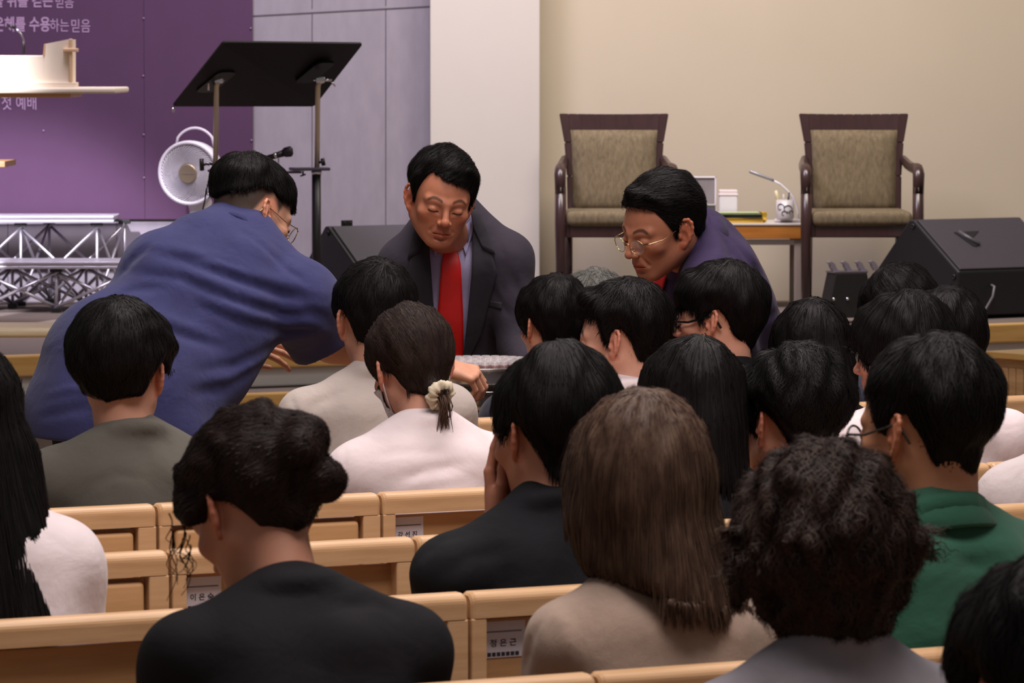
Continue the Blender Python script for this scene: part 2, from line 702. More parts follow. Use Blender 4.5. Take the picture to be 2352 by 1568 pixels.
KN_SHORT = [(0, .052), (35, .048), (52, .030), (62, -.010), (72, -.016), (80, .026), (100, .032), (114, .006), (130, -.045), (180, -.080)]
KN_OPEN = [(0, .078), (25, .080), (42, .062), (56, .036), (66, -.008), (74, -.012), (80, .024), (100, .030), (114, .004), (130, -.040), (180, -.074)]
KN_FADE = [(0, .040), (40, .036), (60, .020), (75, .018), (90, .034), (110, .030), (130, -.002), (180, -.018)]
KN_TIED = [(0, .072), (30, .066), (52, .040), (64, .000), (76, .012), (92, .022), (112, -.004), (132, -.052), (180, -.072)]
KN_LONG = [(0, .070), (20, .056), (36, .030), (50, -.04), (62, -.14), (80, -.30), (180, -.60)]

def hair_field(sp, hs, G2L, wv):
    """returns grid in head-local coordinates"""
    core = [EL((0, -.014, .032), (.0745, .094, .093), .03), EL((0, .022, .012), (.0655, .067, .078), .03)]
    nk = sp['_neck_local']
    core.append(RC(nk[0], nk[1], sp['neck_r'] - .003, sp['neck_r'], .03))
    dr = []
    for q in hs.get('drape', []):
        dr.append(RC(G2L(q[0]), G2L(q[1]), q[2], q[3], q[4] if len(q) > 4 else .03))
    for q in hs.get('lump', []):
        dr.append(EL(q[0], q[1], q[2] if len(q) > 2 else .018))
    lo = A3(-.115, -.165, -.14)
    hi = A3(.115, .135, .175)
    e = hs.get('t_top', .02) - .02
    lo = lo - e; hi = hi + e
    if dr:
        l2, h2 = bounds(dr, .02)
        lo = np.minimum(lo, l2); hi = np.maximum(hi, h2)
    lo[2] = max(lo[2], -.62)
    g = Grid(lo, hi, hs.get('res', .0032))
    p = g.pts()
    f = field(core, p)
    x, y, z = p[..., 0], p[..., 1], p[..., 2]
    kn = hs.get('knots', KN_SHORT)
    phi = np.degrees(np.arctan2(np.abs(x), y + .01))
    zl = np.interp(phi, [k[0] for k in kn], [k[1] for k in kn])
    if 'part' in hs:                                  # hairline higher on one side
        zl = zl + hs['part'] * np.clip(x / .05, -1, 1) * sst(70, 40, phi)
    ts, tt = hs.get('t_side', .013), hs.get('t_top', .022)
    t = ts + (tt - ts) * sst(-.02, .085, z)
    t = t + hs.get('t_front', 0) * sst(.02, .09, y) * sst(.02, .07, z)
    t = t + hs.get('t_back', 0) * sst(.0, -.09, y) * sst(-.06, .02, z)
    nf = hs.get('nape', .40)
    t = t * (nf + (1 - nf) * sst(0, hs.get('taper', .06), z - zl))
    rs = np.random.RandomState(hs.get('seed', 1))
    lum = hs.get('amp', .0022)
    for k in range(7):
        kv = rs.normal(size=3)
        kv = kv / np.linalg.norm(kv) * rs.uniform(*hs.get('freq', (50, 130)))
        ph = rs.uniform(0, 6.28)
        t = t + lum * .55 * np.sin(p @ kv + ph + 1.4 * np.sin(p @ (kv[[1, 2, 0]] * .6) + ph))
    f = f - t
    if dr:
        for q in dr:
            f = smin(f, q.d(p) - lum * np.sin(p @ A3(150, 110, 30) + 2) * .6, q.k)
    f = smax(f, (zl - z) * .85, hs.get('edge', .008))
    for q in hs.get('cutout', []):
        f = smax(f, -EL(q[0], q[1]).d(p), .01)
    if 'wmin' in hs:                                  # ends of long hair, in torso heights
        wz = (sp['H'][2] + (p @ sp['Rh'].T * sp['s'])[..., 2])
        rag = .004 * np.sin(p @ A3(70, 50, 0)) + .0015 * np.sin(p @ A3(420, -300, 20) + 1)
        wx = (p @ sp['Rh'].T * sp['s'])[..., 0]
        f = smax(f, (hs['wmin'] + rag - hs.get('wslope', 0) * wx) - wz, .012)
    g.F = f
    return g

def strands(g, V, hs, down, seed):
    rs = np.random.RandomState(seed)
    n = int(hs.get('n', 2600) * 1.3)
    m = hs.get('steps', 7)
    step = hs.get('len', .060) / m
    g0 = g.grad(V)
    ok = np.nonzero((g0 @ down) < hs.get('root_dn', .45))[0]
    idx = ok[rs.randint(0, len(ok), n)]
    p = V[idx] + rs.normal(size=(n, 3)) * .0015
    crown = A3(*hs.get('crown', (0.0, -.055, .13)))
    flow = hs.get('flow')
    grav = hs.get('grav', .35)
    gr = g.grad(p)
    free = np.zeros(n, bool)
    pts = [p]; nrms = [gr]
    dprev = None
    rnd = rs.normal(size=(n, 3)) * hs.get('mess', .16)
    lift1 = rs.uniform(0, 1, n) * hs.get('lift', .004)
    curl = hs.get('curl', 0.0)
    ph = rs.uniform(0, 6.28, n)
    for k in range(m):
        d = (p - crown)
        d /= np.linalg.norm(d, axis=1, keepdims=True) + 1e-6
        if flow is not None:
            wf = hs.get('flow_w', 1.0) * (sst(*hs.get('flow_z', (-.02, .05)), p[:, 2]))[:, None]
            d = d * (1 - np.minimum(wf, .95)) + np.asarray(flow) * wf
        d = d + grav * down + rnd
        d = d - gr * np.sum(d * gr, 1, keepdims=True)
        d /= np.linalg.norm(d, axis=1, keepdims=True) + 1e-6
        if curl:
            sd = np.cross(d, gr)
            d = d + curl * (np.sin(ph + k * 1.5)[:, None] * sd)
            d /= np.linalg.norm(d, axis=1, keepdims=True) + 1e-6
        if dprev is not None:
            fd = dprev[free] * .55 + down * .75 + rnd[free] * .3
            d[free] = fd / (np.linalg.norm(fd, axis=1, keepdims=True) + 1e-6)
        q = p + d * step * np.where(free, hs.get('fall', .20), 1.0)[:, None]
        gn = g.grad(q)
        q2 = q - gn * g.sample(q)[:, None]
        bad = (np.sum(gn * gr, 1) < .45) | (np.linalg.norm(q2 - q, axis=1) > .02)
        free |= bad
        p = np.where(free[:, None], q, q2)
        gr = np.where(free[:, None], gr, gn)
        dprev = d
        pts.append(p); nrms.append(gr)
    pts = np.array(pts); nrms = np.array(nrms)
    s = np.linspace(0, 1, m + 1)[:, None, None]
    pts = pts + nrms * (.0012 + lift1[None, :, None] * s ** 2)
    tan = np.gradient(pts, axis=0)
    tan /= np.linalg.norm(tan, axis=2, keepdims=True) + 1e-9
    side = np.cross(tan, nrms)
    side /= np.linalg.norm(side, axis=2, keepdims=True) + 1e-9
    ang = rs.uniform(-.32, .32, n)[None, :, None]
    side = side * np.cos(ang) + nrms * np.sin(ang)
    w_ = (hs.get('w', .0009) * (1 - .75 * s ** 2)) * rs.uniform(.6, 1.3, n)[None, :, None]
    L = pts - side * w_
    R = pts + side * w_
    VV = np.stack([L, R], 2).transpose(1, 0, 2, 3).reshape(-1, 3)
    b = np.arange(n)[:, None] * (2 * (m + 1)) + 2 * np.arange(m)[None, :]
    b = b.ravel()
    Q = np.stack([b, b + 1, b + 3, b + 2], 1)
    return VV, Q

def hair_mat(name, rgb, rgb2=None, rough=0.52):
    c2 = rgb2 or tuple(min(255, int(c * 1.5 + 5)) for c in rgb)
    return mat(name, S(*rgb), col2=S(*c2), rough=rough, spec=0.09, nscale=60, stretch=(1, 1, .25), bump=0.12, bscale=330)

BLACK_HAIR = hair_mat('black_hair', (18, 15, 16), (24, 20, 21))
DARK_BROWN_HAIR = hair_mat('dark_brown_hair', (32, 22, 21), (42, 31, 28))

def glasses(root, G, m_frame, rim=.0235, thick=.0013, w_=.034, z0=-.004, y0=.108, half=False, square=False):
    mb = MB()
    for s in (-1, 1):
        pts = []
        for k in range(25):
            a = 2 * math.pi * k / 24
            rx, rz = rim * 1.08, rim * .86
            e = .75 if square else 1.0
            cx = math.copysign(abs(math.cos(a)) ** e, math.cos(a)) * rx
            cz = math.copysign(abs(math.sin(a)) ** e, math.sin(a)) * rz
            pts.append(G(A3(s * w_ + cx, y0 - .006 * ((abs(s * w_ + cx)) / .05) ** 2, z0 + cz)))
        mb.tube(pts, thick, 6, caps=False)
        mb.tube([G(A3(s * (w_ + rim), y0 - .006, z0 + .006)), G(A3(s * .068, y0 - .018, z0 + .008)), G(A3(s * .0765, .055, z0 + .006)), G(A3(s * .0800, .0, z0 + .018)),
                 G(A3(s * .0800, -.018, z0 + .010)), G(A3(s * .078, -.030, z0 - .012))], thick * 1.15, 6)
        mb.tube([G(A3(s * .011, y0 - .002, z0 - .004)), G(A3(s * .0105, y0 - .010, z0 - .010))], thick * 1.4, 6)
    mb.tube([G(A3(-.0115, y0 - .001, z0 + .004)), G(A3(0, y0 + .001, z0 + .008)), G(A3(.0115, y0 - .001, z0 + .004))], thick, 6)
    fr = mb.build('glasses', m_frame, root)
    lm = mat('lens_glass', S(200, 205, 210), rough=.03, spec=.6, alpha=.10)
    for s in (-1, 1):
        mb = MB()
        ring = [A3(s * w_ + math.cos(2 * math.pi * k / 20) * rim * 1.04, y0 - .006 * ((abs(s * w_ + math.cos(2 * math.pi * k / 20) * rim)) / .05) ** 2, z0 + math.sin(2 * math.pi * k / 20) * rim * .84) for k in range(20)]
        c = A3(s * w_, y0 - .001, z0)
        vs = [G(c + A3(0, .0008, 0))] + [G(q) for q in ring]
        n = len(vs)
        vs += [G(c - A3(0, .0006, 0))] + [G(q - A3(0, .0012, 0)) for q in ring]
        fs = []
        for k in range(20):
            k2 = (k + 1) % 20
            fs += [[0, 1 + k, 1 + k2], [n, n + 1 + k2, n + 1 + k], [1 + k, n + 1 + k, n + 1 + k2, 1 + k2]]
        mb.add(vs, fs, 0, True).build('lens', lm, fr)
    return fr

def wrinkle(p, amp, seed, lo=18, hi=60):
    rs = np.random.RandomState(seed)
    r = 0
    for k in range(6):
        kv = rs.normal(size=3)
        kv = kv / np.linalg.norm(kv) * rs.uniform(lo, hi)
        k2 = rs.normal(size=3) * 9
        ph = rs.uniform(0, 6.28)
        r = r + np.sin(p @ kv + 1.8 * np.sin(p @ k2 + ph) + ph) * (25 / np.linalg.norm(kv)) ** .5
    return r * amp / 3

def creases(g, p, lines):
    """press folds into a cloth field: each line is given by points of the photograph that lie on the cloth"""
    cam0 = A3(0, 0, CAMZ)
    cy = (g.o[1] + g.h * g.n[1] / 2)
    for (pts, sig, amp) in lines:
        dense = []
        for i in range(len(pts) - 1):
            for k in range(10):
                t = k / 10
                dense.append((pts[i][0] * (1 - t) + pts[i + 1][0] * t, pts[i][1] * (1 - t) + pts[i + 1][1] * t))
        dense.append(pts[-1])
        hit = []
        for (x, y) in dense:
            d = PX(x, y, cy) - cam0
            d /= np.linalg.norm(d)
            t0 = (g.o[1]) / d[1]
            ts = t0 + np.arange(0, g.h * g.n[1] * 1.05, .006)
            q = cam0 + ts[:, None] * d
            inb = np.all((q > g.o) & (q < g.o + g.h * (g.n - 1)), axis=1)
            f = np.where(inb, g.sample(q), 1.0)
            k = np.nonzero(f < 0)[0]
            if len(k):
                hit.append(q[k[0]])
        if len(hit) < 3:
            continue
        hit = np.array(hit)
        n = len(hit)
        lo, hi = hit.min(0) - 3 * sig, hit.max(0) + 3 * sig
        i0 = np.clip(((lo - g.o) / g.h).astype(int), 0, g.n - 1)
        i1 = np.clip(((hi - g.o) / g.h).astype(int) + 2, 1, g.n)
        sl = tuple(slice(i0[k], i1[k]) for k in range(3))
        q = p[sl]
        F = g.F[sl]
        near = np.abs(F) < .03
        qq = q[near]
        best = np.full(len(qq), 9.0)
        wt = np.zeros(len(qq))
        for i in range(n):
            dd = np.linalg.norm(qq - hit[i], axis=1)
            e = min(1.0, 1.6 * min(i, n - 1 - i) / (n * .5) + .15)
            m = dd < best
            best[m] = dd[m]
            wt[m] = e
        F[near] -= amp * wt * (np.exp(-(best / sig) ** 2))
        g.F[sl] = F

class Rig:
    """joint positions of one person"""
    pass

def seated(H, Rh, sp):
    r = Rig()
    ty = rad(sp.get('torso', 26.57))
    le = rad(sp.get('lean', 4))
    tl = rad(sp.get('tilt', 0))
    r.Rt = Rz(ty) @ Rx(-le) @ Ry(tl)
    rt, fw, up = r.Rt[:, 0], r.Rt[:, 1], r.Rt[:, 2]
    f0 = A3(-math.sin(ty), math.cos(ty), 0)
    p = rad(sp.get('pitch', 0)) * .7
    nl = sp.get('nlen', .165)
    r.N = H - nl * (f0 * math.sin(p) + A3(0, 0, math.cos(p))) - f0 * .025 + A3(*sp.get('noff', (0, 0, 0)))
    sw = sp.get('sw', .160 if not sp.get('fem') else .142)
    sd = sp.get('sdrop', .055)
    r.SL = r.N - rt * sw - up * (sd + sp.get('sdl', 0))
    r.SR = r.N + rt * sw - up * (sd + sp.get('sdr', 0))
    r.P = A3(r.N[0], r.N[1], .53) - f0 * (.03 + .5 * math.tan(le))
    r.P[2] = .53
    r.f0 = f0
    r0 = A3(math.cos(ty), math.sin(ty), 0)
    for s, n in ((-1, 'L'), (1, 'R')):
        Sj = getattr(r, 'S' + n)
        E = Sj + s * r0 * .045 + f0 * .07 - A3(0, 0, .265)
        W = E + f0 * .20 - s * r0 * .07 + A3(0, 0, .66 - E[2])
        hip = r.P + s * r0 * .095
        kn = hip + f0 * .42 - A3(0, 0, .02)
        an = kn + f0 * .03
        an[2] = .09
        setattr(r, 'E' + n, E); setattr(r, 'W' + n, W)
        setattr(r, 'hip' + n, hip); setattr(r, 'kn' + n, kn); setattr(r, 'an' + n, an)
        setattr(r, 'hand' + n, dict(ey=f0 - s * r0 * .3 - A3(0, 0, .15), up=(0, 0, 1), curl=.35))
    return r

def shirt_prims(r, sp, infl=0.0):
    rt, fw, up = r.Rt[:, 0], r.Rt[:, 1], r.Rt[:, 2]
    bw, bd = sp.get('bw', 1.0), sp.get('bd', 1.0)
    f = .92 if sp.get('fem') else 1.0
    f *= sp.get('body', 1.0)
    sp_up = nrm(r.N - r.P)
    sp_rt = nrm(rt - sp_up * np.dot(rt, sp_up))
    sp_fw = np.cross(sp_up, sp_rt)
    Rs = np.stack([sp_rt, sp_fw, sp_up], 1)
    L = np.linalg.norm(r.N - r.P)
    ch = r.N - sp_up * .19
    P = [EL(ch, (.160 * f * bw + infl, .108 * f * bd + infl, .19), .04, R=Rs),
         EL(r.N * .42 + r.P * .58, (.150 * f * bw + infl, .108 * f * bd + infl, .19), .06, R=Rs),
         EL(r.P + sp_up * .02, (.165 * f * bw + infl, .120 * f * bd + infl, .15), .06, R=Rs)]
    mid = (r.SL + r.SR) / 2
    P.append(RC(r.SL - up * .01, r.SR - up * .01, .052 + infl, .052 + infl, .05))
    P.append(RC(r.N - up * .03 - fw * .030, r.N - up * .19 - fw * .048, .052 + infl, .062 + infl, .05))
    for s, n in ((-1, 'L'), (1, 'R')):
        Sj = getattr(r, 'S' + n)
        tz = sp.get('trap', .024)
        P.append(RC(r.N + up * tz + s * rt * .035 - fw * .012, Sj + up * .004, .044 + infl, .048 + infl, .04))
        P.append(RC(r.N - up * .06 + s * rt * .07 - fw * .05, r.N - up * .20 + s * rt * .08 - fw * .045, .05 + infl, .055 + infl, .05))
    return P, Rs

def arm_prims(r, n, sp, infl=0.0, to='full'):
    Sj, E, W = (getattr(r, k + n) for k in 'SEW')
    f = (.86 if sp.get('fem') else 1.0) * sp.get('arm', 1.0)
    P = []
    if to == 'sleeve':
        k = sp['frac']
        if k <= 1:
            d = E - Sj
            c = Sj + d * k
            nn_ = nrm(d)
            if n in sp.get('sleeve_cut', {}):
                c, nn_ = sp['sleeve_cut'][n]
            P.append(RC(Sj, Sj + d * (k + .15), .054 * f + infl, .050 * f + infl, .035, cut=(c, nn_)))
        else:
            P.append(RC(Sj, E, .054 * f + infl, .044 * f + infl, .035))
            c = E + (W - E) * (k - 1)
            P.append(RC(E, W, .043 * f + infl, .032 * f + infl, .03, cut=(c, nrm(W - E))))
        return P
    k0 = .30
    P.append(RC(Sj + (E - Sj) * k0, E, .046 * f, .039 * f, .02))
    P.append(RC(E, E + (W - E) * .35, .039 * f, .041 * f, .02))
    P.append(RC(E + (W - E) * .35, W, .041 * f, .0255 * f, .02))
    return P

def ring_prims(c, axis, ra, rb, rr, fwv, n=16):
    ax = nrm(axis)
    fw = nrm(np.asarray(fwv) - ax * np.dot(fwv, ax))
    rt = np.cross(fw, ax)
    pts = [c + math.cos(a) * ra * rt + math.sin(a) * rb * fw for a in np.linspace(0, 2 * math.pi, n + 1)]
    return [RC(pts[i], pts[i + 1], rr, rr, .006) for i in range(n)]

def collar_band(root, m, c, axis, fw, r0, r1, h, th=.004, name='collar', back=.012, gap=.35, drop=.03):
    """turned-down shirt collar: a stand and a fall around the neck, open at the front"""
    ax = nrm(axis)
    fw = nrm(np.asarray(fw) - ax * np.dot(fw, ax))
    rt = np.cross(fw, ax)
    n = 30
    rows = []
    for k in range(n + 1):
        a = math.pi / 2 + gap + (2 * math.pi - 2 * gap) * k / n
        d = math.cos(a) * rt + math.sin(a) * fw
        fr = max(0.0, math.sin(a))
        top = c + ax * (h - .022 * fr)
        prof = [c + d * r0 * 1.02, top + d * r1, top + d * (r1 + th) + ax * .002, c + ax * (.001 - .4 * drop * fr) + d * (r0 + back + .010 * fr), c + ax * (-.004 - .4 * drop * fr) + d * (r0 + back - th)]
        rows.append(prof)
    V = [p for row in rows for p in row]
    m_ = len(rows[0])
    F = []
    for k in range(n):
        for j in range(m_):
            j2 = (j + 1) % m_
            F.append([k * m_ + j, k * m_ + j2, (k + 1) * m_ + j2, (k + 1) * m_ + j])
    F.append(list(range(m_)))
    F.append([n * m_ + j for j in range(m_)][::-1])
    mb = MB()
    mb.add(V, F, 0, True)
    o = mb.build(name, m, root)
    bmm = bmesh.new(); bmm.from_mesh(o.data)
    bmesh.ops.recalc_face_normals(bmm, faces=bmm.faces[:]); bmm.to_mesh(o.data); bmm.free()
    return o

def surf_patch(fn, O, R, Lp, Rp, nu=8, off=.002, th=.004, y_start=.35, sub=4):
    """thin cloth piece lying on the front of a field; outlines in torso (x, z)"""
    def dens(P):
        out = []
        for i in range(len(P) - 1):
            for k in range(sub):
                t = k / sub
                out.append((P[i][0] * (1 - t) + P[i + 1][0] * t, P[i][1] * (1 - t) + P[i + 1][1] * t))
        out.append(P[-1])
        return np.array(out)
    Lq, Rq = dens(Lp), dens(Rp)
    nv = len(Lq)
    u = np.linspace(0, 1, nu + 1)
    XZ = Lq[:, None, :] * (1 - u)[None, :, None] + Rq[:, None, :] * u[None, :, None]
    XZ = XZ.reshape(-1, 2)
    y = np.full(len(XZ), y_start)
    for it in range(60):
        p = np.stack([XZ[:, 0], y, XZ[:, 1]], 1) @ R.T + O
        d = fn(p)
        y = y - np.clip(d, -.02, .03) * .7
    base = np.stack([XZ[:, 0], y, XZ[:, 1]], 1)
    V = []
    for o_ in (off, off + th):
        V.append((base + A3(0, o_, 0)) @ R.T + O)
    V = np.concatenate(V)
    n0 = len(base)
    F = []
    W_ = nu + 1
    for j in range(nv - 1):
        for i in range(nu):
            a, b, c, d = j * W_ + i, j * W_ + i + 1, (j + 1) * W_ + i + 1, (j + 1) * W_ + i
            F.append([a, b, c, d][::-1]); F.append([n0 + a, n0 + b, n0 + c, n0 + d])
    edge = [i for i in range(W_)] + [j * W_ + nu for j in range(1, nv)] + [(nv - 1) * W_ + i for i in range(nu - 1, -1, -1)] + [j * W_ for j in range(nv - 2, 0, -1)]
    for k in range(len(edge)):
        a, b = edge[k], edge[(k + 1) % len(edge)]
        F.append([a, b, n0 + b, n0 + a])
    mb = MB()
    mb.add(V, F, 0, True)
    return mb

TROUSER = cloth('dark_trouser_cloth', (34, 33, 38))
SHOE = mat('black_shoe_leather', S(24, 22, 22), rough=.4)

def build_person(sp):
    H = np.asarray(sp['H'], float)
    s = sp.get('s', 0.95 if sp.get('fem') else 1.0)
    sp['s'] = s
    Rh = Rz(rad(sp.get('yaw', 26))) @ Rx(-rad(sp.get('pitch', 8))) @ Ry(rad(sp.get('roll', 0)))
    sp['Rh'] = Rh
    r = sp['rig'](H, Rh, sp) if 'rig' in sp else seated(H, Rh, sp)
    seed = sp.get('seed', 1)
    rt, fw, up = r.Rt[:, 0], r.Rt[:, 1], r.Rt[:, 2]
    base = A3(r.P[0], r.P[1], 0)
    root = thing('person', sp['label'], 'person', base, 0, sp.get('group'))
    G = lambda p: H + s * (Rh @ np.asarray(p, float)) - base            # head-local -> root
    G2L = lambda q: (Rh.T @ (np.asarray(q, float) @ r.Rt.T)) / s         # torso offsets from H -> head-local
    toL = lambda p: (Rh.T @ (np.asarray(p, float) - H)) / s
    nr = sp.get('neck_r', .047 if sp.get('fem') else .057)
    sp['neck_r'] = nr
    n0 = A3(0, -.026, -.045)
    n1 = toL(r.N - up * .05 + fw * .0)
    sp['_neck_local'] = (n0, toL(r.N + up * .03))
    tone = S(*sp.get('skin', (196, 143, 120)))
    # --- body: head with neck, arms with hands, trunk and legs
    hp = head_prims(sp.get('fem'), sp.get('jaw', 1.0)) + [RC(n0, n1, nr, nr + .008, .028)]
    for e in (-1, 1):
        hp += ear_prims(e)
    lo, hi = bounds(hp, .012)
    g = Grid(lo, hi, sp.get('res', .0030)).prims(hp)
    V, Q = g.mesh()
    C = head_tone(V, tone, sp)
    parts = [(V @ Rh.T * s + H - base, Q, C)]
    for n, sd in (('L', -1), ('R', 1)):
        W = getattr(r, 'W' + n)
        hd = getattr(r, 'hand' + n)
        pr = arm_prims(r, n, sp) + hand_prims(W, hd['ey'], hd['up'], hd.get('side', -sd), hd.get('curl', .4), hd.get('spread', .3), hd.get('sc', .9 if sp.get('fem') else 1.0), hd.get('thumb', .6))
        lo, hi = bounds(pr, .01)
        V, Q = Grid(lo, hi, hd.get('res', .0048)).prims(pr).mesh()
        C = np.tile(np.asarray(tone)[:3] * A3(.97, .9, .88), (len(V), 1))
        parts.append((V - base, Q, C))
    tp, Rs = shirt_prims(r, sp, -.012)
    for n in 'LR':
        tp += [RC(getattr(r, 'S' + n), getattr(r, 'S' + n) * .5 + getattr(r, 'E' + n) * .5, .044, .042, .03)]
        hipj, kn, an = (getattr(r, k + n) for k in ('hip', 'kn', 'an'))
        tp += [RC(hipj, kn, .072, .052, .04), RC(kn, an, .050, .034, .03)]
    lo, hi = bounds(tp, .03)
    V, Q = Grid(lo, hi, .018).prims(tp, .05).mesh()
    parts.append((V - base, Q, np.tile(np.asarray(tone)[:3], (len(V), 1))))
    V, Q, C = join(parts)
    link('body', np_mesh('body', V, Q, True, C), SKIN, root)
    # --- hair
    hs = dict(sp.get('hair', {}))
    if hs is not None:
        hg = hair_field(sp, hs, G2L, None)
        hv, hq = hg.mesh()
        sv, sq = strands(hg, hv, hs, Rh.T @ A3(0, 0, -1.0), seed)
        V, Q, _ = join([(hv, hq), (sv, sq)])
        ho = link('hair', np_mesh('hair', V @ Rh.T * s + H - base, Q, True), hs.get('mat', BLACK_HAIR), root)
        r.hair = ho
    # --- shirt
    infl = sp.get('infl', .010)
    sp.setdefault('frac', .62)
    P, Rs = shirt_prims(r, sp, infl)
    for n in 'LR':
        P += arm_prims(r, n, sp, infl + sp.get('sleeve_w', .004), 'sleeve')
    if not sp.get('shirt_cut') or sp.get('tee_ring', True):
        P.append(RC(r.N - up * .035, r.N + up * .030 - fw * .002, nr + .026, nr + .009, .02))
    P += sp.get('extra_shirt', lambda r: [])(r)
    hem = r.P + (r.N - r.P) * sp.get('hem', -.10)
    hem = sp.get('hem_o', hem)
    lo, hi = bounds(P, .03)
    hs_ = sp.get('sres', .0075)
    g = Grid(lo, hi, hs_).prims(P, .05)
    p = g.pts()
    near = np.abs(g.F) < .06
    q = p[near]
    g.F[near] += wrinkle(q, sp.get('wr', .0035), seed, *sp.get('wrf', (18, 55)))
    spine = sp.get('hem_n', nrm(r.N - r.P))
    f2 = (hem - q) @ spine
    g.F[near] = np.maximum(g.F[near], f2)
    far = ~near
    g.F[far] = np.maximum(g.F[far], (hem - p[far]) @ spine)
    if 'shirt_cut' in sp:
        g.F = sp['shirt_cut'](r, p, g.F, g)
    if 'creases' in sp:
        creases(g, p, sp['creases'])
    if sp.get('tee_ring', True):
        ring = ring_prims(r.N + up * sp.get('ring_z', .038) - fw * .002, up + fw * .35, nr + .008, nr + .010, .0095, fw)
        for qd in ring:
            lo2, hi2 = qd.box()
            i0 = np.clip(np.floor((lo2 - .03 - g.o) / g.h).astype(int), 0, g.n)
            i1 = np.clip(np.ceil((hi2 + .03 - g.o) / g.h).astype(int), 0, g.n)
            if np.any(i1 <= i0): continue
            sl = tuple(slice(i0[k], i1[k]) for k in range(3))
            g.F[sl] = smin(g.F[sl], qd.d(p[sl]), .020)
    V, Q = g.mesh()
    r.shirt_grid = g
    r.shirt_prims = P
    link(sp.get('top_name', 'shirt'), np_mesh('shirt', V - base, Q, True), sp['top'], root)
    # --- trousers and shoes
    tp = []
    for n in 'LR':
        hipj, kn, an = (getattr(r, k + n) for k in ('hip', 'kn', 'an'))
        tp += [RC(hipj, kn, .092, .070, .04), RC(kn, an - A3(0, 0, .02), .068, .058, .03)]
    tp += [EL(r.P, (.158 * sp.get('bw', 1), .125, .13), .05, R=Rs)]
    lo, hi = bounds(tp, .03)
    V, Q = Grid(lo, hi, .014).prims(tp, .05).mesh()
    link('trousers', np_mesh('trousers', V - base, Q, True), sp.get('bottom', TROUSER), root)
    for n in 'LR':
        an = getattr(r, 'an' + n)
        ff = r.f0
        a0 = A3(an[0], an[1], .045) - ff * .04
        a1 = A3(an[0], an[1], .035) + ff * .15
        pr = [RC(a0, a1, .044, .034, .02), RC(A3(an[0], an[1], .06), A3(an[0], an[1], .11), .045, .045, .02)]
        lo, hi = bounds(pr, .02)
        g2 = Grid(lo, hi, .010).prims(pr, .04)
        g2.F = np.maximum(g2.F, .004 - g2.pts()[..., 2])
        V, Q = g2.mesh()
        link('shoe', np_mesh('shoe', V - base, Q, True), SHOE, root)
    r.root, r.base, r.G, r.H, r.Rh = root, base, G, H, Rh
    if 'extra' in sp:
        sp['extra'](r, sp)
    return r
# ------------------------------------------------------------------ the hall
STZ = 0.58                                    # stage height
WALLY = 21.25
PALE_WOOD = wood('pale_oak', (206, 166, 122), (184, 142, 98))
PEW_WOOD = wood('pew_oak', (212, 172, 132), (194, 152, 112), rough=.40)
PEW_PANEL = wood('pew_panel_oak', (194, 150, 106), (176, 132, 90), rough=.45)
NOSING = wood('stage_edge_oak', (214, 172, 106), (200, 154, 88), rough=.32)
CREAM = mat('cream_wall_paint', S(198, 185, 165), rough=.85, spec=.2, noise=.05, nscale=1.5, bump=.05, bscale=120)
COLUMN = mat('white_column_paint', S(206, 198, 190), rough=.85, spec=.2, noise=.04, nscale=2)
PANEL = mat('grey_acoustic_panel', S(148, 141, 150), rough=.9, spec=.15, noise=.16, nscale=14, stretch=(1.5, 1, .5), bump=.15, bscale=160)
SEAM = mat('panel_seam', S(84, 78, 84), rough=.9)
CARPET = mat('stage_carpet', S(122, 110, 104), rough=.97, spec=.1, noise=.28, nscale=170, bump=.5, bscale=300)
FLOOR = mat('hall_floor_vinyl', S(150, 124, 96), rough=.5, noise=.15, nscale=5)
RISER_W = mat('white_step_riser', S(205, 200, 196), rough=.6, noise=.06, nscale=6)
BANNER = mat('purple_banner_print', S(83, 57, 84), rough=.75, spec=.2, noise=.08, nscale=5)
LETTER = mat('banner_lettering', S(168, 138, 170), rough=.75)
METAL = mat('chrome_tube', S(206, 194, 174), rough=.28, metal=.5)
CHROME = mat('bright_chrome', S(220, 220, 225), rough=.12, metal=1.0)
ALU = mat('aluminium', S(214, 210, 220), rough=.32, metal=.85)
BLACKP = mat('black_plastic', S(26, 25, 29), rough=.45, noise=.2, nscale=40)
BLACKM = mat('black_powder_metal', S(20, 18, 18), rough=.45)
WHITEP = mat('white_plastic', S(226, 220, 228), rough=.35)

def struct(name, mb, m):
    return mb.build(name, m, None, 'structure')

fl = MB(); fl.box((0, 10.5, -.05), (16, 25, .1)); struct('floor', fl, FLOOR)
wl = MB(); wl.box((-5.2, WALLY + .1, 2.0), (9.6, .2, 6.0))
wl.build('wall_left', PANEL, None, 'structure')
wr = MB(); wr.box((4.6, WALLY + .2, 2.0), (9.4, .2, 6.0)); struct('wall_right', wr, CREAM)
cx0, cx1 = PX(988, 300, 21.1)[0], PX(1240, 300, 21.1)[0]
cm = MB(); cm.box(((cx0 + cx1) / 2, 21.25, 2.0), (cx1 - cx0, .3, 6.0), .006); struct('trim_1', cm, COLUMN)
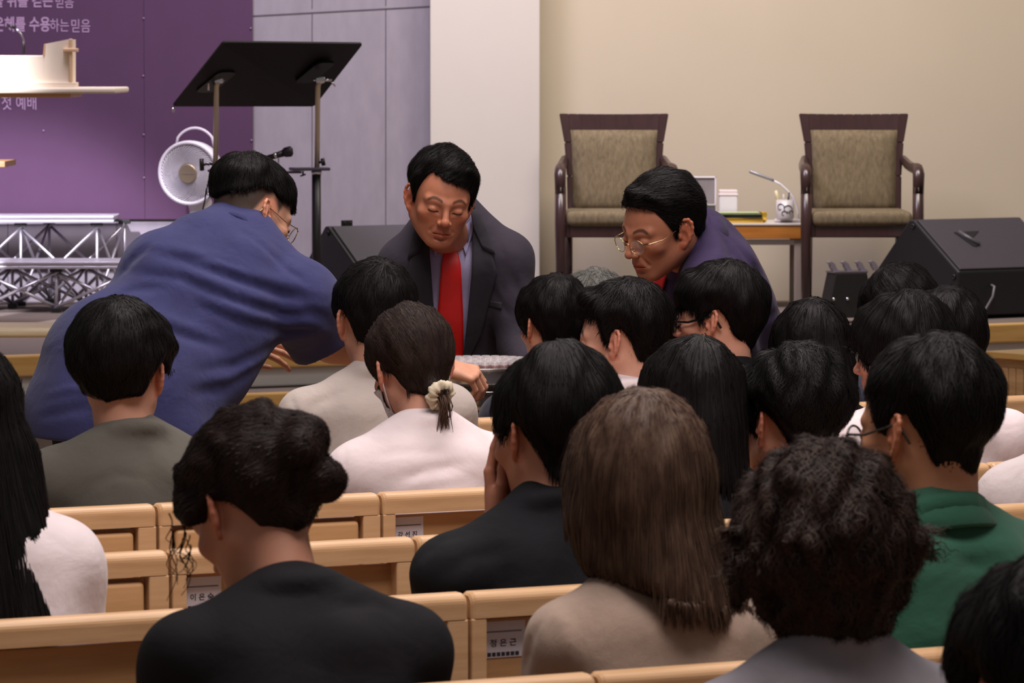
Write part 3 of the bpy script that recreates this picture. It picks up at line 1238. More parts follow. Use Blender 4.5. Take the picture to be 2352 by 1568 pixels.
# panel seams in the grey wall
sm = MB()
def seam(xa, ya, xb, yb, wd=.006):
    a, b = PX(xa, ya, WALLY - .002), PX(xb, yb, WALLY - .002)
    d = nrm(b - a); n = A3(-d[2], 0, d[0])
    sm.add([a - n * wd / 2, a + n * wd / 2, b + n * wd / 2, b - n * wd / 2], [[0, 1, 2, 3]])
    sm.add([p + A3(0, .004, 0) for p in (a - n * wd / 2, a + n * wd / 2, b + n * wd / 2, b - n * wd / 2)], [[3, 2, 1, 0]])
for x in (717, 886, 268, 18): seam(x, 20 if x in (886,) else (31 if x == 717 else 500), x, 700, .004)
seam(717, -220, 717, 20, .004); seam(886, -220, 886, 14, .004)
seam(581, 37, 988, 15, .007); seam(581, 613, 988, 610, .006)
struct('trim_2', sm, SEAM)

# stage platform with oak edge, white riser and one lower step; its front runs parallel to the pews
SY0 = 18.32
def stage_block(name, y_off, z0, z1, m, back=None, thick=None):
    mb = MB()
    xs = (-4.2, 5.0)
    f = [(x, SY0 + y_off + ROWT * x) for x in xs]
    if thick:
        b = [(x, y + thick) for x, y in f]
    else:
        b = [(x, WALLY + .35) for x, y in f]
    lo = [(f[0][0], f[0][1], z0), (f[1][0], f[1][1], z0), (b[1][0], b[1][1], z0), (b[0][0], b[0][1], z0)]
    hi = [(p[0], p[1], z1) for p in lo]
    mb.add(lo + hi, [[3, 2, 1, 0], [4, 5, 6, 7], [0, 1, 5, 4], [1, 2, 6, 5], [2, 3, 7, 6], [3, 0, 4, 7]])
    return mb.build(name, m, None, 'structure')
stage_block('floor_stage', .06, .01, STZ - .004, CARPET)
def nosing(name, y_off, z0, z1, thick, m):
    mb = MB()
    L = 10.3
    c = A3(.4, SY0 + y_off + ROWT * .4, (z0 + z1) / 2) + RFWD * (thick / 2)
    mb.box((0, 0, 0), (L, thick, z1 - z0), .008)
    o = mb.build(name, m, None, 'structure')
    o.location = tuple(c); o.rotation_euler = (0, 0, RYAW)
    return o
nosing('trim_3', -.015, STZ - .086, STZ, .06, NOSING)
nosing('trim_4', .030, STZ - .165, STZ - .086, .05, RISER_W)
stage_block('floor_step', -.30, .005, STZ - .168, CARPET, thick=.36)
nosing('trim_5', -.33, STZ - .250, STZ - .164, .06, NOSING)
nosing('trim_6', -.29, .0, STZ - .25, .05, RISER_W)

# ------------------------------------------------------------------ banner
BX1 = PX(582, 503, WALLY - .02)[0]
BZ0 = PX(582, 503, WALLY - .02)[2]
BXM = PX(332, 300, WALLY - .02)[0]
bt = thing('banner', 'large purple printed banner with lilac lettering on grey panel wall', 'banner', (BXM, WALLY - .02, BZ0))
bo = A3(BXM, WALLY - .02, BZ0)
for (xa, xb) in ((-2.4, -.0008), (.0008, BX1 - BXM)):
    mb = MB(); mb.box(((xa + xb) / 2, 0, 1.3), (xb - xa, .012, 2.6)); mb.build('sheet', BANNER, bt)
def bline(s, x0, x1, y0, y1, bold):
    mb = MB()
    yy = WALLY - .0285
    a, b = PX(x0, y1, yy), PX(x1, y0, yy)
    text_add(mb, s, a[0], b[0], a[2], b[2], lambda x, z: A3(x, yy, z) - bo, bold)
    return mb
for args in (('\ubb3c \uc704\ub97c \uac77\ub294', -16, 121, -14, 17, .022), ('\ubbff\uc74c', 128, 169, -10, 18, .004),
             ('\uc740\ud61c\ub97c \uc218\uc6a9', -14, 115, 38, 73, .024), ('\ud558\ub294', 115, 158, 43, 73, .003), ('\ubbff\uc74c', 164, 207, 44, 74, .003), ('\uccab \uc608\ubc30', 4, 83, 219, 252, .002)):
    bline(*args).build('lettering', LETTER, bt)
for (x, y) in ((330, 42), (329, 174), (330, 309), (331, 408), (576, 65), (578, 322), (100, 300)):
    p = PX(x, y, WALLY - .03) - bo
    MB().lathe([(.0045, 0), (.0045, .002), (.002, .004)], p, 10, Rx(math.pi / 2)).build('screw', mat('lilac_screw', S(150, 124, 156), rough=.4), bt)

# ------------------------------------------------------------------ pews
UNIT = .50
CARDM = mat('white_card', S(212, 205, 216), rough=.7)
INK = mat('black_ink', S(44, 40, 50), rough=.8)
INK2 = mat('grey_ink', S(120, 112, 122), rough=.8)
def pew(z0, joint, xa, xb, cfg, label, cards={}):
    """one straight row of seats; cfg says for each unit whether its back holds a closed drawer or an open pocket"""
    ua = row_y(z0, xa); Xa = (xa - 1176) / FPX * ua
    ub = row_y(z0, xb); Xb = (xb - 1176) / FPX * ub
    k = math.cos(RYAW)
    i0 = math.floor((Xa / k - joint) / UNIT); i1 = math.ceil((Xb / k - joint) / UNIT)
    umid = joint + UNIT * (i0 + i1) / 2
    org = A3(0, z0, 0) + RDIR * umid
    root = thing('pew', label, 'pew', org, RYAW, 'oak pew rows')
    H = .86
    first = {}
    for i in range(i0, i1):
        c = joint + UNIT * (i + .5) - umid
        kind = cfg.get(i, 'p')
        if kind not in first:
            mb = MB()
            wd = UNIT - .006
            hr, tk, rr = .044, .025, .017
            prof = [(-tk, H - hr)]
            for q in range(7):
                an = math.pi - math.pi / 2 * q / 6
                prof.append((-tk + rr + rr * math.cos(an), H - rr + rr * math.sin(an)))
            for q in range(7):
                an = math.pi / 2 - math.pi / 2 * q / 6
                prof.append((tk - rr + rr * math.cos(an), H - rr + rr * math.sin(an)))
            prof.append((tk, H - hr))
            ends = [(-wd / 2, .006), (-wd / 2 + .003, .0025), (-wd / 2 + .008, 0), (wd / 2 - .008, 0), (wd / 2 - .003, .0025), (wd / 2, .006)]
            V = []; F = []; np_ = len(prof)
            for (x, ins) in ends:
                for (v_, z_) in prof:
                    V.append((x, v_ * (1 - ins / tk), z_ - (ins if z_ > H - hr + .001 else 0)))
            for e_ in range(len(ends) - 1):
                for j in range(np_):
                    j2 = (j + 1) % np_
                    F.append([e_ * np_ + j, e_ * np_ + j2, (e_ + 1) * np_ + j2, (e_ + 1) * np_ + j])
            F += [list(range(np_))[::-1], [(len(ends) - 1) * np_ + j for j in range(np_)]]
            mb.add(V, F, 0, False)
            for s, sw_ in ((-1, .029), (1, .040)):
                mb.box((s * (wd / 2 - sw_ / 2), .0, (.38 + H - hr) / 2), (sw_, .049, H - hr - .38), .003)
            mb.box((0, -.002, .41), (wd - .06, .040, .07), .006)
            mb.box((0, .008, .60), (wd - .05, .014, .42), mi=1)
            first[kind] = [mb.mesh('seat_back')]
            if kind == 'd':
                m2 = MB(); m2.box((-.0055, -.012, .602), (wd - .083, .022, .408), .010, seg=3)
                first[kind].append(m2.mesh('drawer'))
            m3 = MB(); m3.box((0, .235, .435), (wd, .42, .035), .012, seg=3); first[kind].append(m3.mesh('seat'))
            m4 = MB()
            m4.box((UNIT / 2, .02, .21), (.04, .06, .40), .006); m4.box((UNIT / 2, .36, .21), (.04, .05, .40), .006); m4.box((UNIT / 2, .2, .03), (.045, .42, .05), .006)
            first[kind].append(m4.mesh('leg'))
            for me in first[kind]:
                for q in ([PEW_WOOD, PEW_PANEL] if me.name.startswith('seat_back') else [PEW_PANEL] if me.name.startswith('drawer') else [PEW_WOOD]):
                    me.materials.append(q)
        for me in first[kind]:
            o = bpy.data.objects.new(me.name.split('.')[0], me)
            COL.objects.link(o); o.parent = root; o.location = (c, 0, 0)
            if me.name.startswith('seat_back'): sb = o
        if i in cards:
            ln, x0, wc = cards[i]
            cb = MB()
            zt = .806; hc = .062
            cb.box((x0 + wc / 2, .0002, zt - hc / 2), (wc, .0012, hc))
            f3 = lambda x, z: A3(x, -.0008, z)
            text_add(cb, ln, x0 + wc * .20, x0 + wc * .80, zt - .0435, zt - .0305, f3, .02, 1)
            cb.add([f3(x0 + wc * a, zt - b) for a, b in ((.08, .019), (.92, .019), (.92, .0165), (.08, .0165))], [[0, 1, 2, 3]], 2)
            for q in range(7):
                a = .14 + q * .105
                cb.add([f3(x0 + wc * e, zt - b) for e, b in ((a, .060), (a + .085, .060), (a + .085, .053), (a, .053))], [[0, 1, 2, 3]], 1)
            cb.build('name_card', [CARDM, INK, INK2], sb)
    return root
pew(10.95, -.11, 1195, 1470, {}, 'oak pew second from the stage, under the person in dark navy top')
pew(10.95, -.11, 1905, 2560, {}, 'oak pew nearest the stage at the right edge, beside slatted cabinet')
pew(11.75, .26, 1290, 1440, {}, 'oak pew farthest forward, in front of the left armchair, mostly hidden')
pew(10.05, -.21, 640, 2560, {}, 'oak pew on which the person in light grey tee sits')
pew(9.16, -.3136, -60, 2560, {-2: 'd', -3: 'd', -1: 'd'}, 'oak pew behind the olive tee and the white top with scrunchie',
    {0: ('\uac15 \uc120 \uc9c4', -.218, .074)})
pew(8.28, -.2114, -60, 2560, {-2: 'd', -3: 'd'}, 'oak pew under the left card, one row nearer than the olive tee', {-1: ('\uc774 \uc740 \uc219', -.218, .078)})
pew(7.37, -.091, -60, 2560, {}, 'oak pew behind the person holding hands up to the face', {0: ('\uc815 \uc740 \uadfc', -.218, .084)})
pew(6.30, .131, -60, 2560, {}, 'oak pew behind the beige tweed jacket, nearest in view')
pew(5.50, .25, 300, 2560, {}, 'oak pew under the person in heather grey top')
pew(4.55, .35, 1500, 2560, {}, 'oak pew under the person in the lower right corner')

# ------------------------------------------------------------------ chairs, desk and what stands on it
DWOOD = mat('dark_walnut_varnish', S(62, 40, 40), rough=.28, noise=.35, nscale=5, stretch=(8, 8, 1), spec=.6)
UPH = mat('olive_woven_upholstery', S(122, 108, 86), rough=.9, spec=.15, noise=.5, nscale=70, stretch=(1, 1, .35), bump=.3, bscale=300)
def armchair(px, label):
    Y = 20.55
    c = PX(px, 400, Y)
    root = thing('armchair', label, 'chair', (c[0], Y, STZ), 0, 'walnut armchairs on the stage')
    tilt = .10
    bk = lambda x, z, y=0: A3(x, .30 + (z - .44) * tilt * 1.6 + y, z)
    # back frame: top rail bowed outwards, two posts
    fr = MB()
    pts = lambda s: [bk(s * .222, .36), bk(s * .226, .62), bk(s * .238, .78), bk(s * .262, .915)]
    for s in (-1, 1):
        pp = pts(s)
        for i in range(3):
            a, b = pp[i], pp[i + 1]
            wa, wb = (.026, .026, .034, .042)[i], (.026, .034, .042)[i]
            V = []
            for q, ww in ((a, wa if i == 0 else (.026, .026, .034)[i]), (b, (.026, .034, .046)[i])):
                for dx, dy in ((-ww, -.02), (ww, -.02), (ww, .02), (-ww, .02)):
                    V.append((q[0] + dx * (.5 if True else 1) - s * ww * .5, q[1] + dy, q[2]))
            fr.add(V, [[3, 2, 1, 0], [4, 5, 6, 7], [0, 1, 5, 4], [1, 2, 6, 5], [2, 3, 7, 6], [3, 0, 4, 7]])
    n = 12
    V = []
    for i in range(n + 1):
        x = -.262 + .524 * i / n
        bow = .022 * (1 - (x / .262) ** 2)
        for z, y in ((.838, -.02), (.918 - bow * .15, -.02), (.918 - bow * .15, .02), (.838, .02)):
            sc = .948 if z < .9 else 1.0
            V.append(bk(x * sc, z, y + bow))
    F = []
    for i in range(n):
        for j in range(4):
            j2 = (j + 1) % 4
            F.append([i * 4 + j, i * 4 + j2, i * 4 + 4 + j2, i * 4 + 4 + j][::-1])
    F += [[0, 1, 2, 3], [n * 4 + 3, n * 4 + 2, n * 4 + 1, n * 4]]
    fr.add(V, F)
    bm = bmesh.new(); me = fr.mesh('x'); bm.from_mesh(me); bmesh.ops.recalc_face_normals(bm, faces=bm.faces[:])
    bmesh.ops.bevel(bm, geom=bm.edges[:], offset=.004, segments=2, affect='EDGES'); bm.to_mesh(me); bm.free()
    me.name = 'back_frame'
    link('back_frame', me, DWOOD, root)
    # padded back and seat
    pb = MB()
    V = []; nx, nz = 8, 8
    for j in range(nz + 1):
        for i in range(nx + 1):
            u, v = i / nx * 2 - 1, j / nz * 2 - 1
            hw = .196 + .014 * (v + 1) / 2
            e = (1 - u ** 6) * (1 - v ** 6)
            V.append(bk(u * hw, .642 + v * .198, -.012 - .028 * e))
    n0 = len(V)
    V += [A3(p[0], p[1] + .05 + 0, p[2]) for p in [bk((i / nx * 2 - 1) * (.196 + .014 * (j / nz)), .642 + (j / nz * 2 - 1) * .198, -.02) for j in range(nz + 1) for i in range(nx + 1)]]
    F = []
    W_ = nx + 1
    for j in range(nz):
        for i in range(nx):
            a = j * W_ + i
            F.append([a, a + 1, a + 1 + W_, a + W_]); F.append([n0 + a, n0 + a + W_, n0 + a + 1 + W_, n0 + a + 1])
    edge = list(range(W_)) + [j * W_ + nx for j in range(1, nz + 1)] + [nz * W_ + i for i in range(nx - 1, -1, -1)] + [j * W_ for j in range(nz - 1, 0, -1)]
    for k in range(len(edge)):
        a, b = edge[k], edge[(k + 1) % len(edge)]
        F.append([b, a, n0 + a, n0 + b])
    pb.add(V, F, 0, True).build('backrest', UPH, root)
    st = MB(); st.box((0, .055, .432), (.47, .50, .07), .026, seg=4); st.build('seat', UPH, root)
    ap = MB(); ap.box((0, -.16, .375), (.44, .03, .060), .006); ap.box((0, .27, .375), (.42, .03, .06), .006)
    for s in (-1, 1): ap.box((s * .225, .06, .375), (.03, .46, .06), .006)
    ap.build('apron', DWOOD, root)
    for s in (-1, 1):
        lg = MB(); lg.tube([(s * .262, -.175, .0), (s * .262, -.178, .40), (s * .262, -.170, .58)], [.018, .027, .026], 8); lg.build('leg', DWOOD, root)
        lg = MB(); lg.tube([(s * .215, .37, .0), (s * .222, .30, .40)], [.017, .024], 8); lg.build('leg', DWOOD, root)
        am = MB(); am.tube([(s * .262, -.172, .55), (s * .264, -.165, .64), (s * .262, -.130, .665), (s * .258, .06, .665), (s * .250, .22, .675), (s * .236, .335, .70)], [.026, .028, .027, .025, .023, .020], 10); am.build('armrest', DWOOD, root)
    return root
armchair(1414, 'walnut armchair with olive cushions, left one by white column')
armchair(1974, 'walnut armchair with olive cushions, right one beside the desk lamp')

ORANGE = wood('orange_drawer_wood', (178, 116, 50), (160, 98, 38), rough=.4)
DY = 20.62
dtop = PX(1760, 512, DY)[2]
dx0, dx1 = PX(1540, 500, DY)[0], PX(1846, 500, DY)[0]
desk = thing('side_table', 'low wooden side table with white top between the armchairs', 'table', ((dx0 + dx1) / 2, DY + .2, STZ))
dw = dx1 - dx0; dh = dtop - STZ
mb = MB(); mb.box((0, 0, dh - .006), (dw + .01, .42, .012), .003); mb.build('table_top', mat('white_laminate', S(208, 200, 196), rough=.35), desk)
mb = MB(); mb.box((0, -.19, dh - .044), (dw, .03, .062), .003); mb.build('drawer_front', ORANGE, desk)
mb = MB(); mb.box((0, .0, dh - .044), (dw - .01, .34, .06), .003); mb.build('body', ORANGE, desk)
mb = MB(); mb.box((0, -.17, dh - .092), (dw - .05, .02, .026), .002); mb.build('apron', mat('grey_apron', S(190, 184, 184), rough=.5), desk)
for s in (-1, 1):
    for t in (-1, 1):
        mb = MB(); mb.box((s * (dw / 2 - .025), t * .17, (dh - .075) / 2), (.035, .035, dh - .075), .004); mb.build('leg', mat('grey_leg', S(150, 136, 128), rough=.5), desk)
def at(x, y, dy=0.0):
    return PX(x, y, DY + dy)
def on_desk(x, y, dy=0.0):
    q = PX(x, y, DY + dy); return A3(q[0], DY + dy, dtop)
o = on_desk(1611, 500, .30)
pf = thing('picture_frame', 'white framed grey picture leaning against cream wall on side table', 'picture', o)
hh = PX(1611, 405, DY + .3)[2] - dtop; ww = .142
mb = MB()
for (cx, cz, sx, sz) in ((-ww / 2 + .004, hh / 2, .008, hh), (ww / 2 - .004, hh / 2, .008, hh), (0, hh - .004, ww, .008), (0, .004, ww, .008)): mb.box((cx, 0, cz), (sx, .018, sz), .002)
mb.build('frame', WHITEP, pf)
mb = MB(); mb.box((0, .002, hh / 2), (ww - .012, .008, hh - .012)); mb.build('picture', mat('grey_print', S(142, 134, 136), rough=.6, noise=.3, nscale=9), pf)
o = on_desk(1612, 500, .12)
st = thing('paper_stack', 'stack of white papers under dark box on side table', 'paper', o)
for k in range(5):
    mb = MB(); mb.box((.002 * (k % 2), 0, .008 + .010 * k), (.12, .12, .0095), .001); mb.build('sheet', mat('white_paper', S(214, 212, 224), rough=.8), st)
dbx = thing('box', 'dark grey flat box on top of the paper stack', 'box', o + A3(.005, 0, .053))
mb = MB(); mb.box((0, 0, .013), (.115, .115, .026), .003); mb.build('body', mat('charcoal_card', S(78, 74, 74), rough=.6), dbx)
mb = MB(); mb.box((0, -.001, .029), (.118, .118, .006), .002); mb.build('lid', mat('grey_card', S(160, 154, 156), rough=.5), dbx)
o = on_desk(1672, 500, .26)
bxr = thing('storage_box', 'white plastic lidded box on side table right of picture frame', 'box', o)
zt = PX(1672, 436, DY + .26)[2] - dtop
mb = MB(); mb.box((0, 0, zt / 2 - .01), (.088, .09, zt - .025), .006); mb.build('body', WHITEP, bxr)
mb = MB(); mb.box((0, 0, zt - .022), (.094, .096, .010), .003); mb.box((0, 0, zt - .010), (.088, .09, .022), .004); mb.build('lid', mat('pinkish_white_plastic', S(226, 210, 214), rough=.4), bxr)
for k, (lab, c, z, th, x, w_, rz, cat) in enumerate((('mustard yellow folder at the bottom of the pile on side table', (196, 150, 30), 0, .022, 1688, .26, .02, 'folder'),
      ('black folder on top of mustard folder on side table', (30, 30, 30), .023, .016, 1690, .25, -.03, 'folder'),
      ('pale green folder topmost of the pile on side table', (176, 190, 140), .040, .008, 1682, .25, .05, 'folder'))):
    o = on_desk(x, 500, .10)
    f = thing('folder', lab, cat, o + A3(0, 0, z), rz)
    mb = MB(); mb.box((0, 0, th * .92), (w_, .19, th * .14), .001); mb.box((0, 0, th * .08), (w_, .19, th * .14), .001); mb.box((-w_ / 2 + .003, 0, th / 2), (.006, .19, th), .001); mb.build('cover', mat('folder_%d' % k, S(*c), rough=.5), f)
    mb = MB(); mb.box((.004, 0, th / 2), (w_ - .016, .18, th * .7)); mb.build('pages', mat('folder_pages_%d' % k, S(*((214, 180, 60), (52, 58, 46), (190, 204, 160))[k]), rough=.8), f)
o = on_desk(1752, 500, .06)
ys = thing('paper_bag', 'small crumpled yellow paper wrapper beside folders on side table', 'wrapper', o)
mb = MB(); rs = random.Random(4)
mb.lathe([(.012, 0), (.020, .012), (.016, .026), (.022, .042), (.016, .052)], (0, 0, 0), 7, smooth=False)
mb.v = [(x + rs.uniform(-.006, .006), y + rs.uniform(-.006, .006), max(0, z + rs.uniform(-.004, .004))) for x, y, z in mb.v]
mb.build('wrapper', mat('yellow_wrap', S(206, 168, 40), rough=.45), ys)
o = on_desk(1808, 500, .12)
lp = thing('desk_lamp', 'white gooseneck desk lamp with silver head on side table', 'lamp', o)
mb = MB(); mb.box((0, 0, .007), (.12, .10, .014), .005, seg=3); mb.build('base', WHITEP, lp)
Yl = DY + .12
gp = [PX(x, y, Yl) - o for x, y in ((1833, 500), (1833, 488), (1829, 470), (1820, 452), (1808, 437), (1792, 423), (1775, 414))]
gp[0][2] = .012
mb = MB(); mb.tube(gp, .0055, 10); mb.build('neck', WHITEP, lp)
mb = MB(); mb.tube([PX(x, y, Yl) - o for x, y in ((1777, 415), (1769, 411), (1745, 402), (1724, 394), (1721, 393))], [.009, .0105, .0125, .0125, .009], 12, flat=.7); mb.build('lamp_head', mat('silver_plastic', S(160, 158, 168), rough=.35, metal=.5), lp)
o = on_desk(1803, 500, .03)
o = A3(o[0], o[1], dtop + .014)
cp = thing('pen_cup', 'white mug painted with black curls holding pens, on lamp base', 'cup', o)
mb = MB(); hcup = .095; rc = .042
mb.lathe([(rc * .9, 0), (rc, .01), (rc, hcup), (rc - .004, hcup), (rc - .004, .01)], (0, 0, 0), 28)
mb.build('cup', mat('glazed_white', S(205, 198, 200), rough=.3), cp)
mb = MB()
for (a0, z0, rr, tw) in ((-2.2, .060, .020, 5.2), (-1.35, .050, .024, 5.0), (-1.75, .030, .016, 4.6), (-.95, .034, .014, 4.0)):
    pts = []
    for k in range(22):
        t = k / 21 * tw
        q = rr * (1 - .55 * k / 21)
        a = a0 + q * math.cos(t) / rc
        pts.append((math.cos(a) * (rc + .0008), math.sin(a) * (rc + .0008), z0 + q * math.sin(t)))
    mb.tube(pts, .0020, 5)
mb.build('painted_curl', mat('black_glaze', S(40, 38, 40), rough=.4), cp)
for k, (dx, dy, tl, c) in enumerate(((-.026, .0, .135, (214, 202, 160)), (.012, .010, .125, (60, 60, 66)), (-.005, -.012, .118, (200, 196, 190)))):
    p_ = thing('pen', ('thick cream marker pen leaning left in the mug', 'dark pen leaning right in the mug', 'pale pen at the front of the mug')[k], 'pen', o + A3(dx * .5, dy * .5, .004))
    mb = MB(); mb.tube([(0, 0, 0.004), (dx * .9, dy, tl * .75), (dx * 1.2, dy * 1.3, tl)], [.004, .005 if k else .009, .0042 if k else .008], 10); mb.build('barrel', mat('pen_%d' % k, S(*c), rough=.4), p_)

# ------------------------------------------------------------------ wedge speakers
def wedge(px, py, Y, yaw, w_, sc, label, handle=True, cable=True):
    o = PX(px, py, Y); o[2] = STZ
    root = thing('floor_monitor_speaker', label, 'speaker', o, yaw)
    prof = [(0, .012), (0, .215), (.10 * 1.0, .30), (.355, .445), (.40, .44), (.86, .09), (.86, .012)]
    prof = [(0, .012), (0, .215), (.345, .44), (.375, .44), (.78, .06), (.78, .012)]
    prof = [(a * sc, b * sc) for a, b in prof]
    mb = MB(); mb.prism(prof, (0, 1, 0), (0, 0, 1), (1, 0, 0), (0, 0, 0), 0, w_, bevel=.008); mb.build('cabinet', BLACKP, root)
    # sloped baffle seen from the hall, slightly proud
    a, b = A3(0, *prof[1]), A3(0, *prof[2])
    sl = nrm(b - a); nn = A3(0, -sl[2], sl[1]); L = np.linalg.norm(b - a)
    R = np.stack([A3(1, 0, 0), sl, nn], 1)
    mid = (a + b) / 2
    gy = mat('lit_grey_baffle', S(58, 53, 62), rough=.6, noise=.15, nscale=60, bump=.2, bscale=500)  # black cabinet's sloped face; light falling on it is put into the grey
    mb = MB(); mb.box(mid + A3(w_ / 2, 0, 0) + nn * .004, (w_ - .03, L - .02, .010), .003, R=R); mb.build('baffle', gy, root)
    if handle:
        hc = mid + A3(w_ * .36, 0, 0) + nn * .0095 + sl * .03
        tri = [(-.070, .055), (.075, .060), (.012, .012), (-.008, -.062), (-.030, -.055)]
        mb = MB(); mb.prism(tri, R[:, 0], R[:, 1], R[:, 2], hc, -.002, .003); hp = mb.build('handle_recess', mat('deep_black', S(8, 8, 9), rough=.8), root)
        mb = MB(); mb.tube([hc + R @ A3(-.048, .052, .006), hc + R @ A3(.008, -.050, .006)], .010, 10); mb.build('handle_bar', mat('grey_bar', S(84, 80, 88), rough=.35), hp)
    for (q, z) in ((prof[2][0] - .0, prof[2][1] - .03), (.03, prof[1][1] - .025), (.60 * sc, .05)):
        mb = MB(); mb.lathe([(.013, 0), (.013, .004), (.005, .006), (.005, .001)], (-.001, q, z), 12, Ry(-math.pi / 2)); mb.build('screw', BLACKM, root)
    if cable:
        mb = MB(); mb.tube([(w_ * .30, -.005, .150), (w_ * .29, -.035, .145), (w_ * .27, -.040, .10), (w_ * .22, -.030, .045), (w_ * .18, -.02, .012)], .006, 8); mb.build('cable', mat('grey_cable', S(110, 106, 110), rough=.5), root)
    for s in (.04, w_ - .04):
        mb = MB(); mb.lathe([(.016, 0), (.016, .014)], (s, .05, 0), 10); mb.lathe([(.016, 0), (.016, .014)], (s, .70 * sc, 0), 10); mb.build('foot', BLACKM, root)
    return root
wedge(2200, 735, 19.75, rad(31), .62, 1.0, 'black floor monitor speaker with triangular handle at the right stage edge')
sp2 = wedge(838, 700, 19.2, rad(31), .50, .98, 'black floor monitor speaker behind the person with red tie', handle=False, cable=False)
tz = .44 * .98
mb = MB(); mb.box((.10, .345, tz + .012), (.055, .012, .028), .003)
for s in (-.015, .015): mb.lathe([(.004, 0), (.004, .003)], (.10 + s, .339, tz + .014), 8, Rx(math.pi / 2))
mb.build('bracket', BLACKM, sp2)

# ------------------------------------------------------------------ black rack with four grey hooks
Yk = 19.55
o = PX(1940, 690, Yk); o[2] = STZ
rk = thing('equipment_rack', 'black slanted rack with grey curved hooks on the stage floor', 'rack', o, rad(20))
sc = Yk / FPX
mb = MB(); mb.prism([(-.110, .02), (.13, .02), (.10, .220), (-.055, .220)], (1, 0, 0), (0, .12, 1), (0, 1, 0), (0, 0, 0), -.05, .05, bevel=.004); mb.build('body', BLACKM, rk)
mb = MB(); mb.box((.022, .026, .224), (.165, .10, .010), .003); mb.build('top_rail', mat('grey_rail', S(120, 114, 124), rough=.3, metal=.6), rk)
for k in range(4):
    x = -.062 + k * .068
    mb = MB()
    hk = [(0.03, .0), (.012, .012), (-.008, .034), (-.024, .040), (-.030, .030), (-.018, .022), (.0, -.001)]
    hk = [(.034, 0), (.020, .008), (.006, .034), (-.010, .044), (-.028, .040), (-.020, .034), (-.014, .030), (-.012, .018), (-.002, .004), (0, 0)]
    mb.prism(hk, (1, 0, 0), (0, 0, 1), (0, 1, 0), (x + .01, .02, .228), -.012, .012); mb.build('hook', mat('smoky_hook', S(132, 124, 136), rough=.3), rk)
for k in range(2):
    mb = MB(); mb.lathe([(.008, 0), (.007, .004), (.003, .006)], (-.072 + .068 * k, -.052 + .10 * .12, .105), 10, Rx(math.pi / 2)); mb.build('screw', CHROME, rk)

# ------------------------------------------------------------------ slatted cabinet at the right, front table at the left
o = PX(2268, 806, 16.6)
cb = thing('cabinet', 'pale oak cabinet with vertically grooved side at the right edge', 'cabinet', (o[0], o[1], 0), rad(-52))
hz = o[2]
mb = MB(); mb.box((.45, .30, hz - .0125), (.92, .62, .025), .004); mb.build('cabinet_top', NOSING, cb)
mb = MB(); mb.box((.45, .31, (hz - .025) / 2), (.88, .56, hz - .025)); mb.build('body', PALE_WOOD, cb)
mb = MB()
for k in range(22): mb.box((.03 + k * .04, .028, (hz - .06) / 2 + .01), (.034, .012, hz - .08), .004)
mb.build('grooved_panel', PALE_WOOD, cb)

o = PX(126, 752, 15.9)
ft = thing('table', 'pale wooden table end with rounded corner in front of the stage', 'table', (o[0], o[1], 0), rad(1.5))
mb = MB(); mb.box((-.75, .16, o[2] - .018), (1.5, .36, .036), .014, seg=4); mb.build('table_top', wood('white_maple', (240, 220, 188), (226, 202, 164)), ft)
for s in (0, 1):
    for t in (0, 1):
        mb = MB(); mb.box((-1.40 + s * .78, .06 + t * .20, (o[2] - .036) / 2), (.05, .05, o[2] - .036), .005); mb.build('leg', PALE_WOOD, ft)

# ------------------------------------------------------------------ pulpit
Yp = 18.7
GLOW = mat('light_maple', S(240, 224, 200), rough=.5, noise=.05, nscale=10)
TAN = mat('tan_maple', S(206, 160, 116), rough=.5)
o = PX(-40, 215, Yp); o[2] = STZ
pu = thing('pulpit', 'spotlit pale maple pulpit with small cross on the stage left', 'pulpit', o)
q = lambda x, y, dy=0.0: PX(x, y, Yp + dy) - o
def qbox(mb, x0, y0, x1, y1, ya, yb, bev=.004):
    a, b = q(x0, y1), q(x1, y0)
    mb.box(((a[0] + b[0]) / 2, (ya + yb) / 2, (a[2] + b[2]) / 2), (b[0] - a[0], yb - ya, b[2] - a[2]), bev)
mb = MB(); qbox(mb, -260, 201, 268, 214.5, -.05, .60, .008); mb.build('slab', GLOW, pu)
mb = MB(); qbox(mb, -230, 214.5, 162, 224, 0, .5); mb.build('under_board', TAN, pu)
mb = MB(); qbox(mb, -230, 127, 103, 201, .0, .04); qbox(mb, -230, 189, 175, 201, -.02, .10, .002); mb.build('front_board', GLOW, pu)
mb = MB()
poly = [(q(x, y)[0], q(x, y)[2]) for x, y in ((102, 201), (102, 101), (158, 90), (158, 201))]
mb.prism(poly, (1, 0, 0), (0, 0, 1), (0, 1, 0), (0, 0, 0), .0, .30); mb.build('wing', GLOW, pu)
mb = MB(); poly = [(q(x, y)[0], q(x, y)[2]) for x, y in ((98.5, 128), (101, 101.5), (104, 101), (102.5, 128))]
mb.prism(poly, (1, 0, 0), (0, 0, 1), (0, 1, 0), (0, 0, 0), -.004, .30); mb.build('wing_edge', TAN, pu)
cr = MB(); qbox(cr, 160, 89, 166, 190, -.02, .02, .003); qbox(cr, 146, 111, 180, 119, -.026, .012, .003); cr.build('cross', mat('cross_maple', S(228, 190, 150), rough=.5), pu)
mb = MB(); a, b = q(-200, 224), q(-90, 224); mb.box(((a[0] + b[0]) / 2, .26, a[2] / 2), (b[0] - a[0], .38, a[2]), .01); mb.build('pedestal', GLOW, pu)
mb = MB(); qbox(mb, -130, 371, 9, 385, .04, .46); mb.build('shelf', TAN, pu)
gm = thing('gooseneck_microphone', 'thin chrome gooseneck microphone rising from the pulpit', 'microphone', PX(54, 127, Yp + .02))
go = PX(54, 127, Yp + .02)
